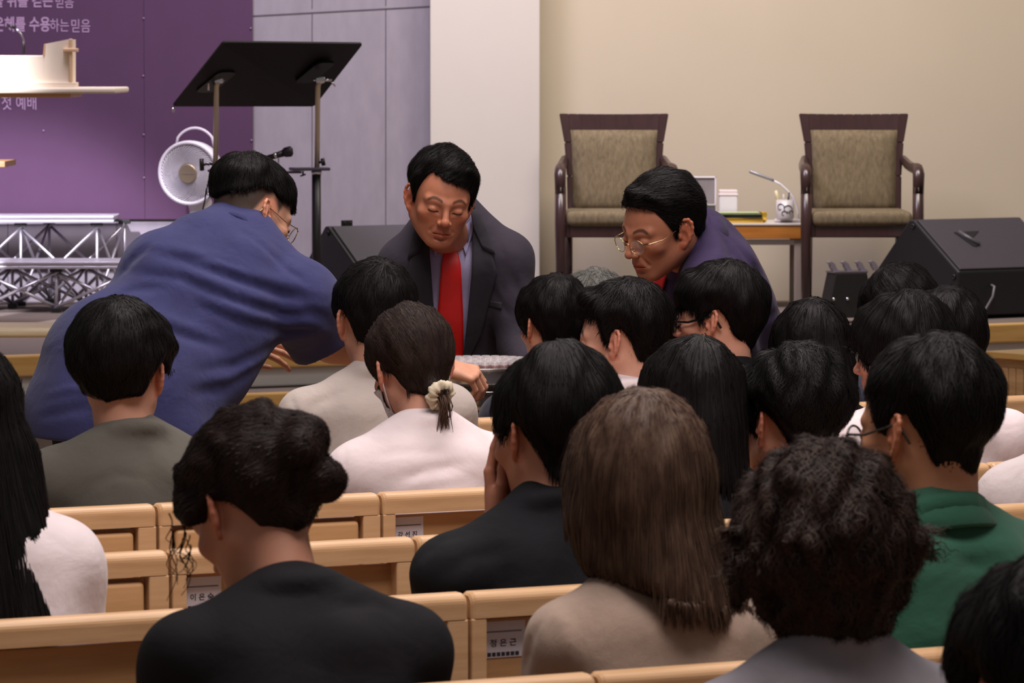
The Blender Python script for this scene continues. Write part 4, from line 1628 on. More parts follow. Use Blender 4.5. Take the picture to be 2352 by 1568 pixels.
mb = MB(); mb.tube([PX(x, y, Yp + .02) - go for x, y in ((54, 200), (54.5, 105), (55, 100))], [.006, .006, .005], 10); mb.build('stem', BLACKM, gm)
mb = MB(); mb.tube([PX(x, y, Yp + .02) - go for x, y in ((55, 108), (54, 92), (50, 80), (43, 71), (34, 65))], .0035, 8); mb.build('gooseneck', CHROME, gm)
mb = MB(); mb.tube([PX(x, y, Yp + .02) - go for x, y in ((34, 65), (27, 61), (20, 60))], [.005, .008, .007], 10); mb.build('capsule', BLACKM, gm)

# ------------------------------------------------------------------ folding risers
def riser(xr, ytop, Yf, dep, label, posts):
    o = PX(xr, ytop, Yf)
    top = o[2]
    root = thing('folding_riser', label, 'stage riser', (o[0], Yf, STZ), rad(1.0), 'aluminium choir risers')
    h = top - STZ
    L = 2.6
    mb = MB(); mb.box((-L / 2, dep / 2, h - .011), (L, dep, .018), .002); mb.build('deck', mat('grey_deck', S(178, 172, 184), rough=.4), root)
    mb = MB(); mb.box((-L / 2, .0, h - .006), (L, .03, .014), .003); mb.box((-L / 2, .002, h - .026), (L, .026, .014), .003); mb.box((-L / 2, .004, h - .016), (L, .018, .008)); mb.box((-L / 2, dep, h - .016), (L, .03, .03), .003); mb.build('edge_rail', ALU, root)
    z1 = h - .036
    xs = [(PX(x, 600, Yf)[0] - o[0]) for x in posts]
    for row in (0, 1):
        y = .03 + row * (dep - .06)
        for i, x in enumerate(xs):
            xx = x + row * .11
            mb = MB(); mb.tube([(xx, y, .012), (xx, y, z1)], .0075, 8); mb.build('post', ALU, root)
            for zz, ww_ in ((z1 - .003, .058), (.010, .045)):
                mb = MB(); mb.box((xx, y, zz), (ww_, .036, .020), .002); mb.build('joint', BLACKM, root)
            if i:
                p = xs[i - 1] + row * .11
                mb = MB(); mb.tube([(xx - .01, y - .005, .018), (p + .01, y - .005, z1 - .01)], .0075, 8); mb.build('brace', ALU, root)
                mb = MB(); mb.tube([(xx - .01, y + .010, z1 - .01), (p + .01, y + .010, .018)], .0075, 8); mb.build('brace', ALU, root)
    for i, x in enumerate(xs):
        mb = MB(); mb.tube([(x, .04, z1 - .01), (x + .11, dep - .04, .02)], .007, 8); mb.build('brace', ALU, root)
        mb = MB(); mb.tube([(x, .04, .02), (x + .11, dep - .04, z1 - .01)], .007, 8); mb.build('brace', ALU, root)
    return root
riser(262, 496, 20.78, .36, 'taller aluminium riser with scissor legs at the back by the banner', (222, 47, -128, -303))
riser(292, 601, 20.28, .42, 'lower aluminium riser with scissor legs in front of the taller riser', (300, 128, -44, -216))

# ------------------------------------------------------------------ fan
Yf = 20.9
fo = PX(448, 393, Yf)
fan = thing('fan', 'white air circulator fan with spiral grille and carry handle', 'fan', (fo[0], Yf, STZ))
fz = fo[2] - STZ
fyaw = rad(-16)
R = Rz(fyaw) @ Rx(rad(90 + 5))                 # fan axis: local z -> faces the hall
c = A3(0, 0, fz)
rF = .150
mb = MB()
mb.lathe([(rF - .014, -.02), (rF - .010, .040), (rF - .008, .086), (rF, .086), (rF + .006, .080), (rF + .005, .06), (rF - .005, .0), (rF - .02, -.03)], c, 40, R)
mb.f = [f for f in mb.f if len(f) == 4]; mb.mi = mb.mi[:len(mb.f)]; mb.sm = mb.sm[:len(mb.f)]
mb.build('housing', WHITEP, fan)
dark = mat('fan_dark', S(84, 74, 100), rough=.7)
mb = MB(); mb.lathe([(rF - .012, -.018), (rF - .03, -.045), (rF - .07, -.085), (.001, -.10)], c, 40, R, caps=False); mb.build('rear_guard', mat('fan_rear', S(92, 82, 108), rough=.7), fan)
mb = MB()
for k in range(5):
    a0 = 2 * math.pi * k / 5
    P_ = []
    for j in range(7):
        t = j / 6
        rr = .03 + (rF - .055) * t
        for sgn in (-1, 1):
            a = a0 + sgn * (.34 + .1 * t) + .3 * t
            P_.append(c + R @ A3(rr * math.cos(a), rr * math.sin(a), .038 + sgn * .014))
    mb.add(P_ + [p + R @ A3(0, 0, .003) for p in P_], [[2 * j, 2 * j + 1, 2 * j + 3, 2 * j + 2] for j in range(6)] + [[14 + 2 * j, 14 + 2 * j + 2, 14 + 2 * j + 3, 14 + 2 * j + 1] for j in range(6)], 0, True)
mb.lathe([(.035, .02), (.035, .06), (.004, .062)], c, 20, R)
mb.build('rotor', dark, fan)
mb = MB()
mb.lathe([(rF - .012, .084), (rF - .012, .094), (rF + .004, .094), (rF + .006, .080)], c, 40, R, caps=False)
for k in range(54):
    a0 = 2 * math.pi * k / 54
    pts = []
    for j in range(9):
        t = j / 8
        rr = .042 + (rF - .012 - .042) * t
        a = a0 - 1.05 * t ** .9
        pts.append(c + R @ A3(rr * math.cos(a), rr * math.sin(a), .098 - .010 * t))
    mb.tube(pts, [.0012 + .0015 * j / 8 for j in range(9)], 5)
mb.build('grille', WHITEP, fan)
mb = MB(); mb.lathe([(.046, .090), (.046, .104), (.043, .107), (.004, .107)], c, 28, R, smooth=False); hub = mb.build('hub', mat('champagne_badge', S(168, 152, 130), rough=.35, metal=.6), fan)
mb = MB()
for k, wd in enumerate((.006, .006, .006, .006, .006, .006)):
    x = -.028 + k * .0108
    mb.tube([c + R @ A3(x, -.004, .1075), c + R @ A3(x + .004, .004, .1075)], .0009, 4); mb.tube([c + R @ A3(x + .004, .004, .1075), c + R @ A3(x + .007, -.004, .1075)], .0009, 4)
mb.build('badge_lettering', INK2, hub)
mb = MB(); pts = []
for k in range(15):
    a = math.pi * (0.18 + .64 * k / 14)
    pts.append(c + R @ A3(.098 * math.cos(a) / .85, 0, 0) + A3(0, .01, .085 + .122 * math.sin(a) ** 1.1))
pts[0][2] = c[2] + .118; pts[-1][2] = c[2] + .118
mb.tube(pts, .0042, 8, flat=1.5); mb.build('handle', WHITEP, fan)
mb = MB(); mb.lathe([(.052, fz - .33), (.045, fz - .25), (.050, fz - .19), (.060, fz - .150), (.050, fz - .12)], (.02, .03, 0), 24); mb.build('neck', WHITEP, fan)
mb = MB(); mb.lathe([(.14, 0), (.14, .02), (.08, .035), (.045, .06), (.042, fz - .33), (.050, fz - .32)], (.02, .03, 0), 28); mb.build('base', WHITEP, fan)

# ------------------------------------------------------------------ music stand with microphone
Ym = 18.9
mo = PX(728, 500, Ym); mo = A3(mo[0], Ym, STZ)
ms = thing('lectern_stand', 'black tilted lectern stand on two chrome poles above the leaning denim shirt', 'music stand', mo)
M = lambda x, y, dy=0.0: PX(x, y, Ym + dy) - mo
al = rad(33)
e = A3(math.cos(al), math.sin(al), 0)
BLc = M(395, 241, .12)
TLx = M(512, 93, -.28)
TRx = M(833, 97, .12); BRx = M(721, 241, .47)
upv = nrm(TLx - BLc)
nn = nrm(np.cross(nrm(BRx - BLc), upv))
mb = MB()
quad = [BLc, BRx, TRx, TLx]
ctr = sum(quad) / 4
def rcorner(qd, r=.018):
    out = []
    for i in range(4):
        p, a, b = qd[i], qd[i - 1], qd[(i + 1) % 4]
        for t in range(4):
            u = t / 3
            p0 = p + nrm(a - p) * r; p1 = p + nrm(b - p) * r
            out.append((1 - u) ** 2 * p0 + 2 * u * (1 - u) * p + u * u * p1)
    return out
rc_ = rcorner(quad)
nq = len(rc_)
mb.add([p for p in rc_] + [p + nn * .008 for p in rc_], [list(range(nq))[::-1], [nq + i for i in range(nq)]] + [[i, (i + 1) % nq, nq + (i + 1) % nq, nq + i] for i in range(nq)])
mb.build('desk_panel', mat('black_lacquer', S(13, 12, 11), rough=.5, spec=.25), ms)
# lip along the reading edge
mb = MB(); mb.tube([BLc + nn * .008, BLc + nn * .035], .006, 8); mb.build('edge_stop', CHROME, ms)
yp = [0.06, .19]
for k, (x, yt) in enumerate(((495, 192), (728, 193))):
    dy = (.06, .20)[k]
    top = M(x + 8, 182, dy - .05); mid = M(x + 2, yt + 6, dy - .03); bot = M(x, 384, dy - .03)
    mb = MB(); mb.tube([bot, mid, top], [.0115, .0115, .0105], 14); mb.build('pole', METAL, ms)
    mb = MB(); mb.box(top + A3(0, 0, -.002), (.040, .036, .030), .008); cl = mb.build('clamp', CHROME, ms)
    mb = MB(); s = -1 if k == 0 else 1
    mb.tube([top + A3(-.05 if k == 0 else -.03, 0, -.002), top + A3(.022 if k == 0 else .05, 0, -.004)], .006, 8)
    mb.tube([top + A3(s * .045, -.006, .012), top + A3(s * .045, -.010, -.048)] if k == 0 else [top + A3(.04, 0, -.002), top + A3(.065, -.006, -.03)], .0045, 8)
    mb.build('wing_lever', CHROME, cl)
    pad = [top + A3(-.02, .02, .10), top + A3(.06, .02, .10), top + A3(.03, -.0, .0), top + A3(-.07, -.0, -.05)]
    mb = MB(); n_ = nn * -.0
    pc = ctr + (top - ctr) - nn * np.dot(top - ctr, nn)
    ee = nrm(BRx - BLc)
    P4 = [pc - ee * .075 - upv * .10, pc + ee * .015 - upv * .10, pc + ee * .055 + upv * .075, pc - ee * .035 + upv * .075]
    P4 = rcorner(P4, .03)
    side = -1 if np.dot(A3(0, -1, 0), nn) < 0 else 1
    nn_ = nn * (1 if np.dot(top - ctr, nn) > 0 else -1)
    off = .009 if np.dot(nn_, nn) > 0 else 0.0
    nq = len(P4)
    mb.add([p + nn_ * off for p in P4] + [p + nn_ * (off + .012) for p in P4], [list(range(nq)), [nq + i for i in range(nq)][::-1]] + [[i, (i + 1) % nq, nq + (i + 1) % nq, nq + i] for i in range(nq)])
    mb.build('mount_plate', mat('satin_black', S(10, 9, 11), rough=.3), ms)
# lower cross plate
a, b = M(470, 392, .03), M(757, 386, .20)
cpl = (a + b) / 2; L = np.linalg.norm(b - a)
Rm = Rz(math.atan2(b[1] - a[1], b[0] - a[0]))
mb = MB(); mb.box(M(711, 388, .16), (.17, .075, .014), .004, R=Rm); mb.box(M(600, 396, .11), (.36, .03, .010), .003, R=Rm); mb.build('cross_plate', mat('grey_steel', S(96, 92, 108), rough=.35, metal=.7), ms)
mb = MB(); mb.box(M(495, 392, .03), (.06, .05, .012), .003, R=Rm); mb.build('pole_foot', mat('dark_brass', S(70, 58, 46), rough=.4, metal=.6), ms)
mb = MB(); p = M(495, 376, .03)
mb.tube([p, M(462, 378, .03)], .005, 8); mb.tube([M(463, 364, .03), M(464, 392, .03)], [.010, .010], 8); mb.build('knob', BLACKM, ms)
mb = MB(); p = M(728, 374, .17); mb.tube([p, p + A3(.028, -.01, .006)], .006, 8); mb.tube([p + A3(.030, 0, -.012), p + A3(.024, 0, .020)], .009, 8); mb.build('knob', BLACKM, ms)
mb = MB(); p = M(696, 398, .15); mb.tube([p + A3(0, 0, .01), p + A3(0, 0, -.012)], .004, 8); mb.tube([p + A3(-.012, 0, -.012), p + A3(.012, 0, -.004)], .004, 6); mb.build('wing_screw', BLACKM, ms)
top = M(727, 396, .17)
mb = MB(); mb.lathe([(.022, -.008), (.025, 0), (.022, .008)], top, 20); mb.build('collar', CHROME, ms)
mb = MB(); mb.tube([top + A3(0, 0, -.006), A3(top[0], top[1], .03)], .0195, 18); mb.build('stand_pole', mat('satin_black_tube', S(28, 25, 28), rough=.4), ms)
mb = MB(); mb.lathe([(.20, 0), (.20, .012), (.04, .022), (.03, .05)], (top[0], top[1], 0), 28); mb.build('stand_base', BLACKM, ms)
# microphone held on the stand
mi0 = PX(600, 364, Ym + .10)
mic = thing('microphone', 'black handheld microphone pointing right above the denim shirt', 'microphone', mi0)
Q = lambda x, y, dy=0: PX(x, y, Ym + .10 + dy) - mi0
mb = MB(); mb.tube([Q(600, 366), Q(628, 359), Q(650, 352)], [.011, .0125, .0155], 14); mb.build('handle', BLACKP, mic)
mb = MB(); mb.tube([Q(650, 352), Q(655, 350), Q(668, 347.5), Q(673, 347)], [.016, .022, .024, .014], 14); mb.build('grille', mat('mic_mesh', S(54, 48, 58), rough=.4, metal=.5, bump=.5, bscale=700), mic)
mb = MB(); mb.tube([Q(630, 358), Q(635, 356.5)], [.0142, .0146], 14); mb.build('silver_ring', CHROME, mic)
mb = MB(); mb.tube([Q(640, 364), Q(640, 384), Q(634, 396)], .0035, 8); mb.build('clip_rod', CHROME, mic)
cbo = PX(478, 412, Ym + .05)
mb = MB(); mb.tube([PX(x, y, Ym + .05) - cbo for x, y in ((486, 392), (481, 408), (476, 430), (470, 462), (464, 492), (462, 520))] , .0035, 8)
q_ = PX(470, 640, Ym + .05) - cbo; q_[2] = STZ + .006 - cbo[2]
mb.tube([PX(462, 520, Ym + .05) - cbo, PX(463, 580, Ym + .05) - cbo, q_, q_ + A3(.3, .1, 0)], .0035, 8)
cbl = mb.build('microphone_cable', BLACKM); cbl.location = tuple(cbo); tag(cbl, 'thin black cable hanging beside the left chrome pole', 'cable')
# ------------------------------------------------------------------ the congregation
def seat_H(px, py, row, fwd=.20):
    Y = row_y(row, px, fwd + .085)
    return PX(px, py, Y)

OLIVE = cloth('olive_grey_cotton', (84, 80, 74))
GREYTEE = cloth('light_grey_cotton', (176, 163, 158))
WHITE = cloth('white_cotton', (224, 208, 212), sheen=.2)
WHITE2 = cloth('off_white_chiffon', (222, 208, 212), sheen=.2)
BLACK = cloth('black_jersey', (19, 17, 23), var=.05, sheen=.0)
BLACK2 = cloth('black_knit', (16, 16, 21), var=.05, sheen=.0)
BEIGE = cloth('beige_tweed', (172, 148, 134), weave=.6, var=.3)
CURLYTOP = cloth('heather_grey_knit', (134, 128, 136), weave=.5, var=.25)
GREEN = cloth('bottle_green_pique', (40, 84, 66), var=.08)
DENIM = cloth('indigo_denim', (54, 55, 100), weave=.5, var=.28, fold=.5)
SUIT = cloth('charcoal_suiting', (52, 46, 57), weave=.2, var=.1, sheen=.03)
LAPEL = cloth('charcoal_lapel', (45, 42, 49), weave=.2, var=.1, sheen=.03)
PURPLE = cloth('purple_suiting', (52, 40, 72), weave=.2, var=.12, sheen=.04)
LAV = cloth('lavender_shirting', (160, 152, 188), weave=.2, var=.05)
RED = mat('red_silk', S(206, 22, 20), rough=.45, noise=.12, nscale=40, bump=.15, bscale=700)
LGREY = cloth('pale_grey_linen', (196, 184, 186), fold=.6)
NAVYT = cloth('navy_cotton', (40, 38, 52))
BROWN_HAIR = hair_mat('brown_hair', (62, 45, 38), (92, 72, 60), rough=.42)
ASHB = hair_mat('ash_brown_hair', (50, 38, 34), (66, 52, 46), rough=.36)
GREY_HAIR = hair_mat('grey_hair', (84, 82, 80), (112, 110, 106))
TIPPED = hair_mat('dark_brown_wavy_hair', (33, 24, 22), (58, 43, 37))
GOLD = mat('gold_wire', S(214, 180, 130), rough=.2, metal=1.0)
BLACKFR = mat('black_acetate', S(16, 15, 18), rough=.25)
DARKWIRE = mat('gunmetal_wire', S(70, 66, 72), rough=.3, metal=.8)

PLAN = []
def P_(**k):
    PLAN.append(k)

P_(creases=[([(112, 1048), (160, 1010), (215, 975)], .006, -.004), ([(372, 1005), (392, 1030), (402, 1070)], .012, -.003), ([(345, 1020), (356, 1050), (356, 1090)], .012, .003), ([(200, 1120), (260, 1090), (330, 1100)], .012, -.004)], label='person in olive grey tee seated in front of the leaning denim shirt', H=seat_H(283, 862, 9.16), yaw=-14, pitch=10, torso=24, top=OLIVE, seed=3, sw=.168, tilt=0, sdr=.0,
   hair=dict(t_top=.036, t_side=.030, t_back=.008, t_front=.004, knots=[(0, .040), (40, .030), (62, .012), (74, .010), (84, .026), (102, .026), (114, -.01), (130, -.045), (180, -.062)], nape=.55, n=3600, len=.06, edge=.007, grav=.5))
P_(creases=[([(662, 895), (678, 940), (700, 990)], .006, -.005), ([(690, 985), (720, 930), (790, 900)], .012, -.005)], label='person in light grey tee seated under the outstretched denim sleeve', H=seat_H(862, 741, 10.05), yaw=14, pitch=10, torso=20, top=GREYTEE, seed=4, sw=.168, frac=.75, noff=(-.01, 0, 0),
   hair=dict(t_top=.026, t_side=.017, nape=.4, n=3200, len=.06, crown=(.01, -.075, .125), mess=.25))
def scrunchie_extra(r, sp):
    pass
P_(creases=[([(772, 1012), (790, 1030), (793, 1080), (788, 1130)], .005, -.003), ([(900, 1105), (980, 1080), (1075, 1062)], .010, -.006), ([(930, 1120), (1000, 1105), (1075, 1095)], .010, .005), ([(850, 1050), (950, 1035), (1040, 1040)], .012, -.004)], label='person in white top wearing a cream scrunchie and white face mask', fem=True, H=seat_H(946, 850, 9.16), yaw=28, pitch=18, torso=26, roll=-4, top=WHITE, seed=5, s=.97, sw=.152, frac=1.75, infl=.014, skin=(206, 150, 128),
   tag='mask', hair=dict(t_top=.022, t_side=.014, nape=.5, knots=[(0, .072), (30, .060), (52, .020), (64, -.020), (76, -.016), (90, .012), (112, -.014), (132, -.058), (180, -.078)], n=3600, len=.085,
   flow=(.05, -.9, -.55), flow_w=.9, flow_z=(-.1, .14), grav=.1, mess=.06, mat=hair_mat('dark_ash_hair', (40, 31, 29), (56, 44, 40)), lump=[((.0, -.088, -.076), (.026, .026, .026)), ((.0, -.116, -.092), (.017, .018, .018)), ((.006, -.128, -.100), (.019, .016, .021))], lift=.002))
P_(creases=[([(540, 1350), (640, 1366), (780, 1345)], .014, -.002), ([(760, 1400), (860, 1380), (930, 1420)], .014, -.005)], label='person in black top bowing the head low in the left foreground', fem=True, H=seat_H(584, 1180, 6.30, .24), yaw=44, pitch=36, torso=14, roll=4, top=BLACK, seed=6, s=1.02, sw=.162, bw=1.08, frac=.8, nlen=.150, lean=12, ring_z=.03,
   noff=(.045, -.02, -.01), skin=(190, 132, 108), res=.0026,
   hair=dict(t_top=.026, t_side=.020, t_back=.008, nape=.5, knots=KN_TIED, n=3800, len=.075, flow=(.1, -.85, .15), flow_w=.85, flow_z=(-.12, .02), grav=.0, mess=.10, lift=.004, amp=.0035, mat=DARK_BROWN_HAIR,
   lump=[((.020, -.136, .044), (.036, .032, .034)), ((.045, -.118, .060), (.026, .026, .024)), ((-.005, -.140, .018), (.030, .026, .028)), ((.040, -.120, -.018), (.032, .03, .032)), ((-.082, .035, .015), (.022, .032, .048))], curl=.15),
   tag='curls')
P_(label='person in white blouse cut off by the left edge of the photo', fem=True, H=seat_H(-84, 985, 7.37), yaw=20, pitch=10, torso=22, top=WHITE2, seed=7, sw=.135, frac=1.5, infl=.024, sleeve_w=.014, sdrop=.075,
   hair=dict(t_top=.028, t_side=.024, knots=KN_LONG, n=3600, len=.22, steps=12, grav=1.4, fall=.5, mess=.05, w=.0016, lift=.004, wmin=.80, nape=1.0, res=.0042, edge=.012,
   drape=[((-.03, -.07, -.05), (-.03, -.185, -.46), .085, .055, .04), ((.05, -.05, -.05), (.070, -.175, -.48), .065, .050, .04), ((.085, .0, -.06), (.115, -.13, -.47), .042, .040, .04), ((-.09, -.01, -.06), (-.10, 0, -.42), .04, .03, .03)]))
P_(creases=[([(1010, 1200), (1035, 1180), (1075, 1165)], .012, -.006), ([(960, 1290), (1010, 1240), (1080, 1215)], .014, -.007), ([(1000, 1330), (1080, 1280), (1180, 1260)], .014, -.005)], label='person in black long sleeves holding hands up to the face', H=seat_H(1256, 1000, 7.37), yaw=41, pitch=14, torso=30, top=BLACK2, seed=8, sw=.188, noff=(-.03, -.01, 0), frac=1.92, s=1.03, tag='praying', bw=1.05, skin=(186, 128, 104), sdrop=.07,
   hair=dict(t_top=.017, t_side=.013, t_back=.030, nape=.7, knots=[(0, .072), (35, .068), (50, .055), (60, .030), (70, .004), (80, .020), (104, .022), (114, -.02), (130, -.075), (180, -.125)], n=3800, len=.075, grav=.8, mess=.07, edge=.006))
P_(creases=[([(1362, 1390), (1358, 1470), (1352, 1560)], .005, -.0035), ([(1240, 1420), (1215, 1480), (1205, 1545)], .010, -.007), ([(1270, 1400), (1300, 1440), (1310, 1520)], .012, .005)], label='person in beige tweed jacket seen from behind in the foreground', fem=True, H=seat_H(1462, 1132, 6.30), yaw=18, pitch=8, torso=24, top=BEIGE, top_name='jacket', seed=9, sw=.142, frac=1.9, infl=.013, tee_ring=False, s=1.0, bw=1.0, sdrop=.06, noff=(.012, 0, 0),
   hair=dict(t_top=.032, t_side=.034, t_back=.012, knots=KN_LONG, n=6500, len=.20, steps=12, grav=1.3, fall=.2, mess=.07, w=.0011, lift=.007, nape=1.0, res=.0042, edge=.007, mat=BROWN_HAIR, wmin=.960,
   wslope=.22, drape=[((-.01, -.06, -.03), (.02, -.115, -.22), .088, .072, .04), ((-.07, -.02, -.04), (-.06, -.075, -.20), .050, .030, .03), ((.07, -.02, -.04), (.105, -.09, -.24), .055, .036, .03), ((.04, -.06, -.10), (.125, -.135, -.265), .06, .026, .03)]))
P_(label='person in heather grey top in the foreground, right of the beige jacket', fem=True, H=seat_H(1872, 1292, 5.50), yaw=22, pitch=12, torso=24, top=CURLYTOP, seed=10, sw=.165, frac=1.9, infl=.014, s=1.0, sdrop=.065, skin=(176, 118, 96), nlen=.160,
   hair=dict(t_top=.034, t_side=.050, t_back=.016, knots=[(0, .055), (35, .040), (50, .01), (62, -.015), (75, -.055), (100, -.10), (130, -.105), (180, -.115)], n=5600, len=.06, steps=10, grav=.35, mess=.34, curl=1.1, lift=.013, amp=.0055, freq=(60, 130), w=.0012, mat=TIPPED, nape=.8, edge=.02))
P_(creases=[([(2120, 1216), (2200, 1230), (2300, 1222)], .014, -.003), ([(2120, 1250), (2220, 1262), (2310, 1245)], .014, .003), ([(2200, 1290), (2260, 1300), (2330, 1280)], .012, -.005)], label='person in green polo shirt and grey glasses looking left', H=seat_H(2118, 990, 6.30), yaw=50, pitch=6, torso=30, top=GREEN, seed=11, sw=.178, frac=.8, bw=1.1, tag='polo', s=1.04, skin=(176, 122, 92), neck_r=.060, sdrop=.06, nlen=.17,
   hair=dict(t_top=.022, t_side=.012, t_back=.012, nape=.2, taper=.08, knots=[(0, .066), (30, .064), (50, .044), (62, .006), (72, .000), (82, .030), (102, .030), (114, .002), (130, -.048), (150, -.066), (180, -.070)], n=3800, len=.035, grav=.4, mess=.2, edge=.006, fall=.06))
P_(label='person in dark clothes cut off by the lower right corner', H=seat_H(2392, 1592, 4.55), yaw=24, pitch=10, top=BLACK, seed=12, frac=1.9,
   hair=dict(t_top=.036, t_side=.030, t_back=.02, n=3200, len=.08, lift=.010, mess=.3, nape=.7))
P_(label='person in dark navy top seated right of the red tie and steel trays', H=seat_H(1268, 752, 10.95, .16), yaw=33, pitch=6, top=NAVYT, seed=13, s=.90, sw=.15, sdrop=.07, skin=(208, 150, 122),
   hair=dict(t_top=.028, t_side=.016, t_back=.006, nape=.5, n=2600, len=.06, knots=[(0, .05), (35, .045), (50, .02), (60, -.02), (72, -.02), (80, .022), (100, .024), (114, -.02), (130, -.07), (180, -.10)]), tag='strap')
P_(label='person in white tee looking left, seated left of the black-framed glasses', H=seat_H(1424, 782, 10.05), yaw=74, pitch=6, top=WHITE, seed=14, s=.98, sdrop=.07, skin=(214, 158, 136), jaw=1.04,
   hair=dict(t_top=.028, t_side=.014, t_back=.006, t_front=.012, nape=.35, knots=[(0, .062), (40, .064), (56, .056), (65, .032), (71, .002), (77, -.008), (83, .028), (102, .032), (114, .010), (130, -.045), (180, -.085)], n=3400, len=.07, mess=.22, lift=.008))
P_(label='person in black tee and black-framed glasses looking left', H=seat_H(1648, 736, 10.05), yaw=72, pitch=3, top=BLACK, seed=15, s=.97, tag='blackglasses', sdrop=.075, torso=36, skin=(210, 152, 130),
   hair=dict(t_top=.028, t_side=.016, t_back=.004, t_front=.006, nape=.4, knots=[(0, .034), (35, .034), (52, .034), (63, .024), (71, .002), (80, .026), (102, .032), (114, .012), (130, -.035), (180, -.075)], n=3800, len=.085, grav=.55, mess=.08))
P_(label='person in black top seated just right of the purple jacket\'s lower back', fem=True, H=seat_H(1862, 818, 10.05, .22), yaw=20, pitch=10, top=BLACK, seed=16, s=.95,
   hair=dict(t_top=.026, t_side=.024, knots=KN_LONG, n=2600, len=.18, steps=10, grav=1.3, fall=.5, mess=.08, w=.0016, wmin=.95, nape=1.0, res=.0044, edge=.012, drape=[((0, -.06, -.05), (0, -.08, -.28), .085, .07, .04)]))
P_(label='person in the farthest row, directly in front of the right floor monitor', H=seat_H(2062, 738, 10.95, .16), yaw=16, pitch=10, top=NAVYT, seed=17, s=.98,
   hair=dict(t_top=.032, t_side=.024, t_back=.01, n=2600, len=.08, flow=(.6, -.5, .1), flow_w=.6, mess=.1))
P_(label='person in white tee looking left just beyond the green polo shirt', H=seat_H(2062, 818, 9.16, .26), yaw=60, pitch=6, torso=16, top=WHITE, seed=18, s=.95, sw=.195, noff=(.05, 0, .02), skin=(212, 150, 130),
   hair=dict(t_top=.032, t_side=.034, t_back=.012, nape=.8, n=3600, len=.09, grav=.7, mess=.07, knots=[(0, .035), (35, .030), (46, .020), (54, .002), (64, -.012), (90, -.010), (114, -.030), (130, -.07), (180, -.095)]))
P_(label='person in black half hidden beyond the white tee, left of the oak stage edge', H=seat_H(2166, 800, 10.05), yaw=20, pitch=8, top=BLACK, seed=19, s=.98, sw=.12, sdrop=.10, noff=(-.04, 0, -.02),
   hair=dict(t_top=.030, t_side=.024, t_back=.01, n=2600, len=.07, nape=.6))
P_(label='person in thin wire glasses and black top just beyond the beige jacket', fem=True, H=seat_H(1588, 934, 8.28), yaw=48, pitch=10, top=BLACK, seed=20, s=.96, tag='wireglasses',
   hair=dict(t_top=.024, t_side=.022, knots=KN_LONG, n=3200, len=.2, steps=10, grav=1.4, fall=.5, mess=.04, w=.0016, wmin=.90, nape=1.0, res=.0044, edge=.012, drape=[((0, -.05, -.05), (.0, -.07, -.34), .084, .075, .04), ((.06, -.02, -.06), (.07, -.04, -.36), .045, .04, .03)]))
P_(label='person with white shirt collar seated just beyond the heather grey top', H=seat_H(1803, 974, 8.28), yaw=44, pitch=8, torso=26, top=WHITE, seed=21, s=1.0, tag='tousled', skin=(198, 140, 116),
   hair=dict(t_top=.030, t_side=.020, t_back=.024, nape=.5, n=4200, len=.05, mess=.30, curl=.3, lift=.006, amp=.0035))
P_(label='person in pale grey linen shirt cut off by the right edge', H=seat_H(2462, 905, 8.28), yaw=24, pitch=6, top=LGREY, seed=22, frac=.8, infl=.02, sw=.17, wr=.006,
   hair=dict(n=1500))
P_(label='person bowed low in front of the left armchair\'s legs, mostly hidden', H=seat_H(1366, 735, 11.75), yaw=34, pitch=16, top=NAVYT, seed=23, s=.95,
   hair=dict(t_top=.026, t_side=.020, n=2600, len=.05, mat=GREY_HAIR, mess=.4, lift=.012))

# --- extras
def arm_set(r, n, E, W, hand):
    setattr(r, 'E' + n, np.asarray(E, float)); setattr(r, 'W' + n, np.asarray(W, float)); setattr(r, 'hand' + n, hand)

def rig_pray(H, Rh, sp):
    r = seated(H, Rh, sp)
    f0 = r.f0
    fc = H + sp['s'] * (Rh @ A3(0, .105, -.045))
    up = Rh @ A3(0, 0, 1.0); fwd = Rh @ A3(0, 1.0, 0); lf = -Rh[:, 0]
    WL = fc + lf * .030 - up * .085 + fwd * .030
    EL_ = r.SL * .5 + WL * .5 + A3(-.05, .02, -.20)
    arm_set(r, 'L', EL_, WL, dict(ey=nrm(up * 1.0 + fwd * .02 - lf * .10), up=nrm(lf * .75 + fwd * .75), curl=[.16, .14, .16, .2], spread=.25, res=.0030, thumb=.35))
    WR = fc - lf * .035 - up * .125 + fwd * .015
    ER_ = r.SR * .5 + WR * .5 + A3(.06, .04, -.20)
    arm_set(r, 'R', ER_, WR, dict(ey=nrm(up * 1.0 + fwd * .06 + lf * .18), up=nrm(-lf * .55 + fwd * .9), curl=[.16, .14, .16, .2], spread=.25, thumb=.35))
    return r

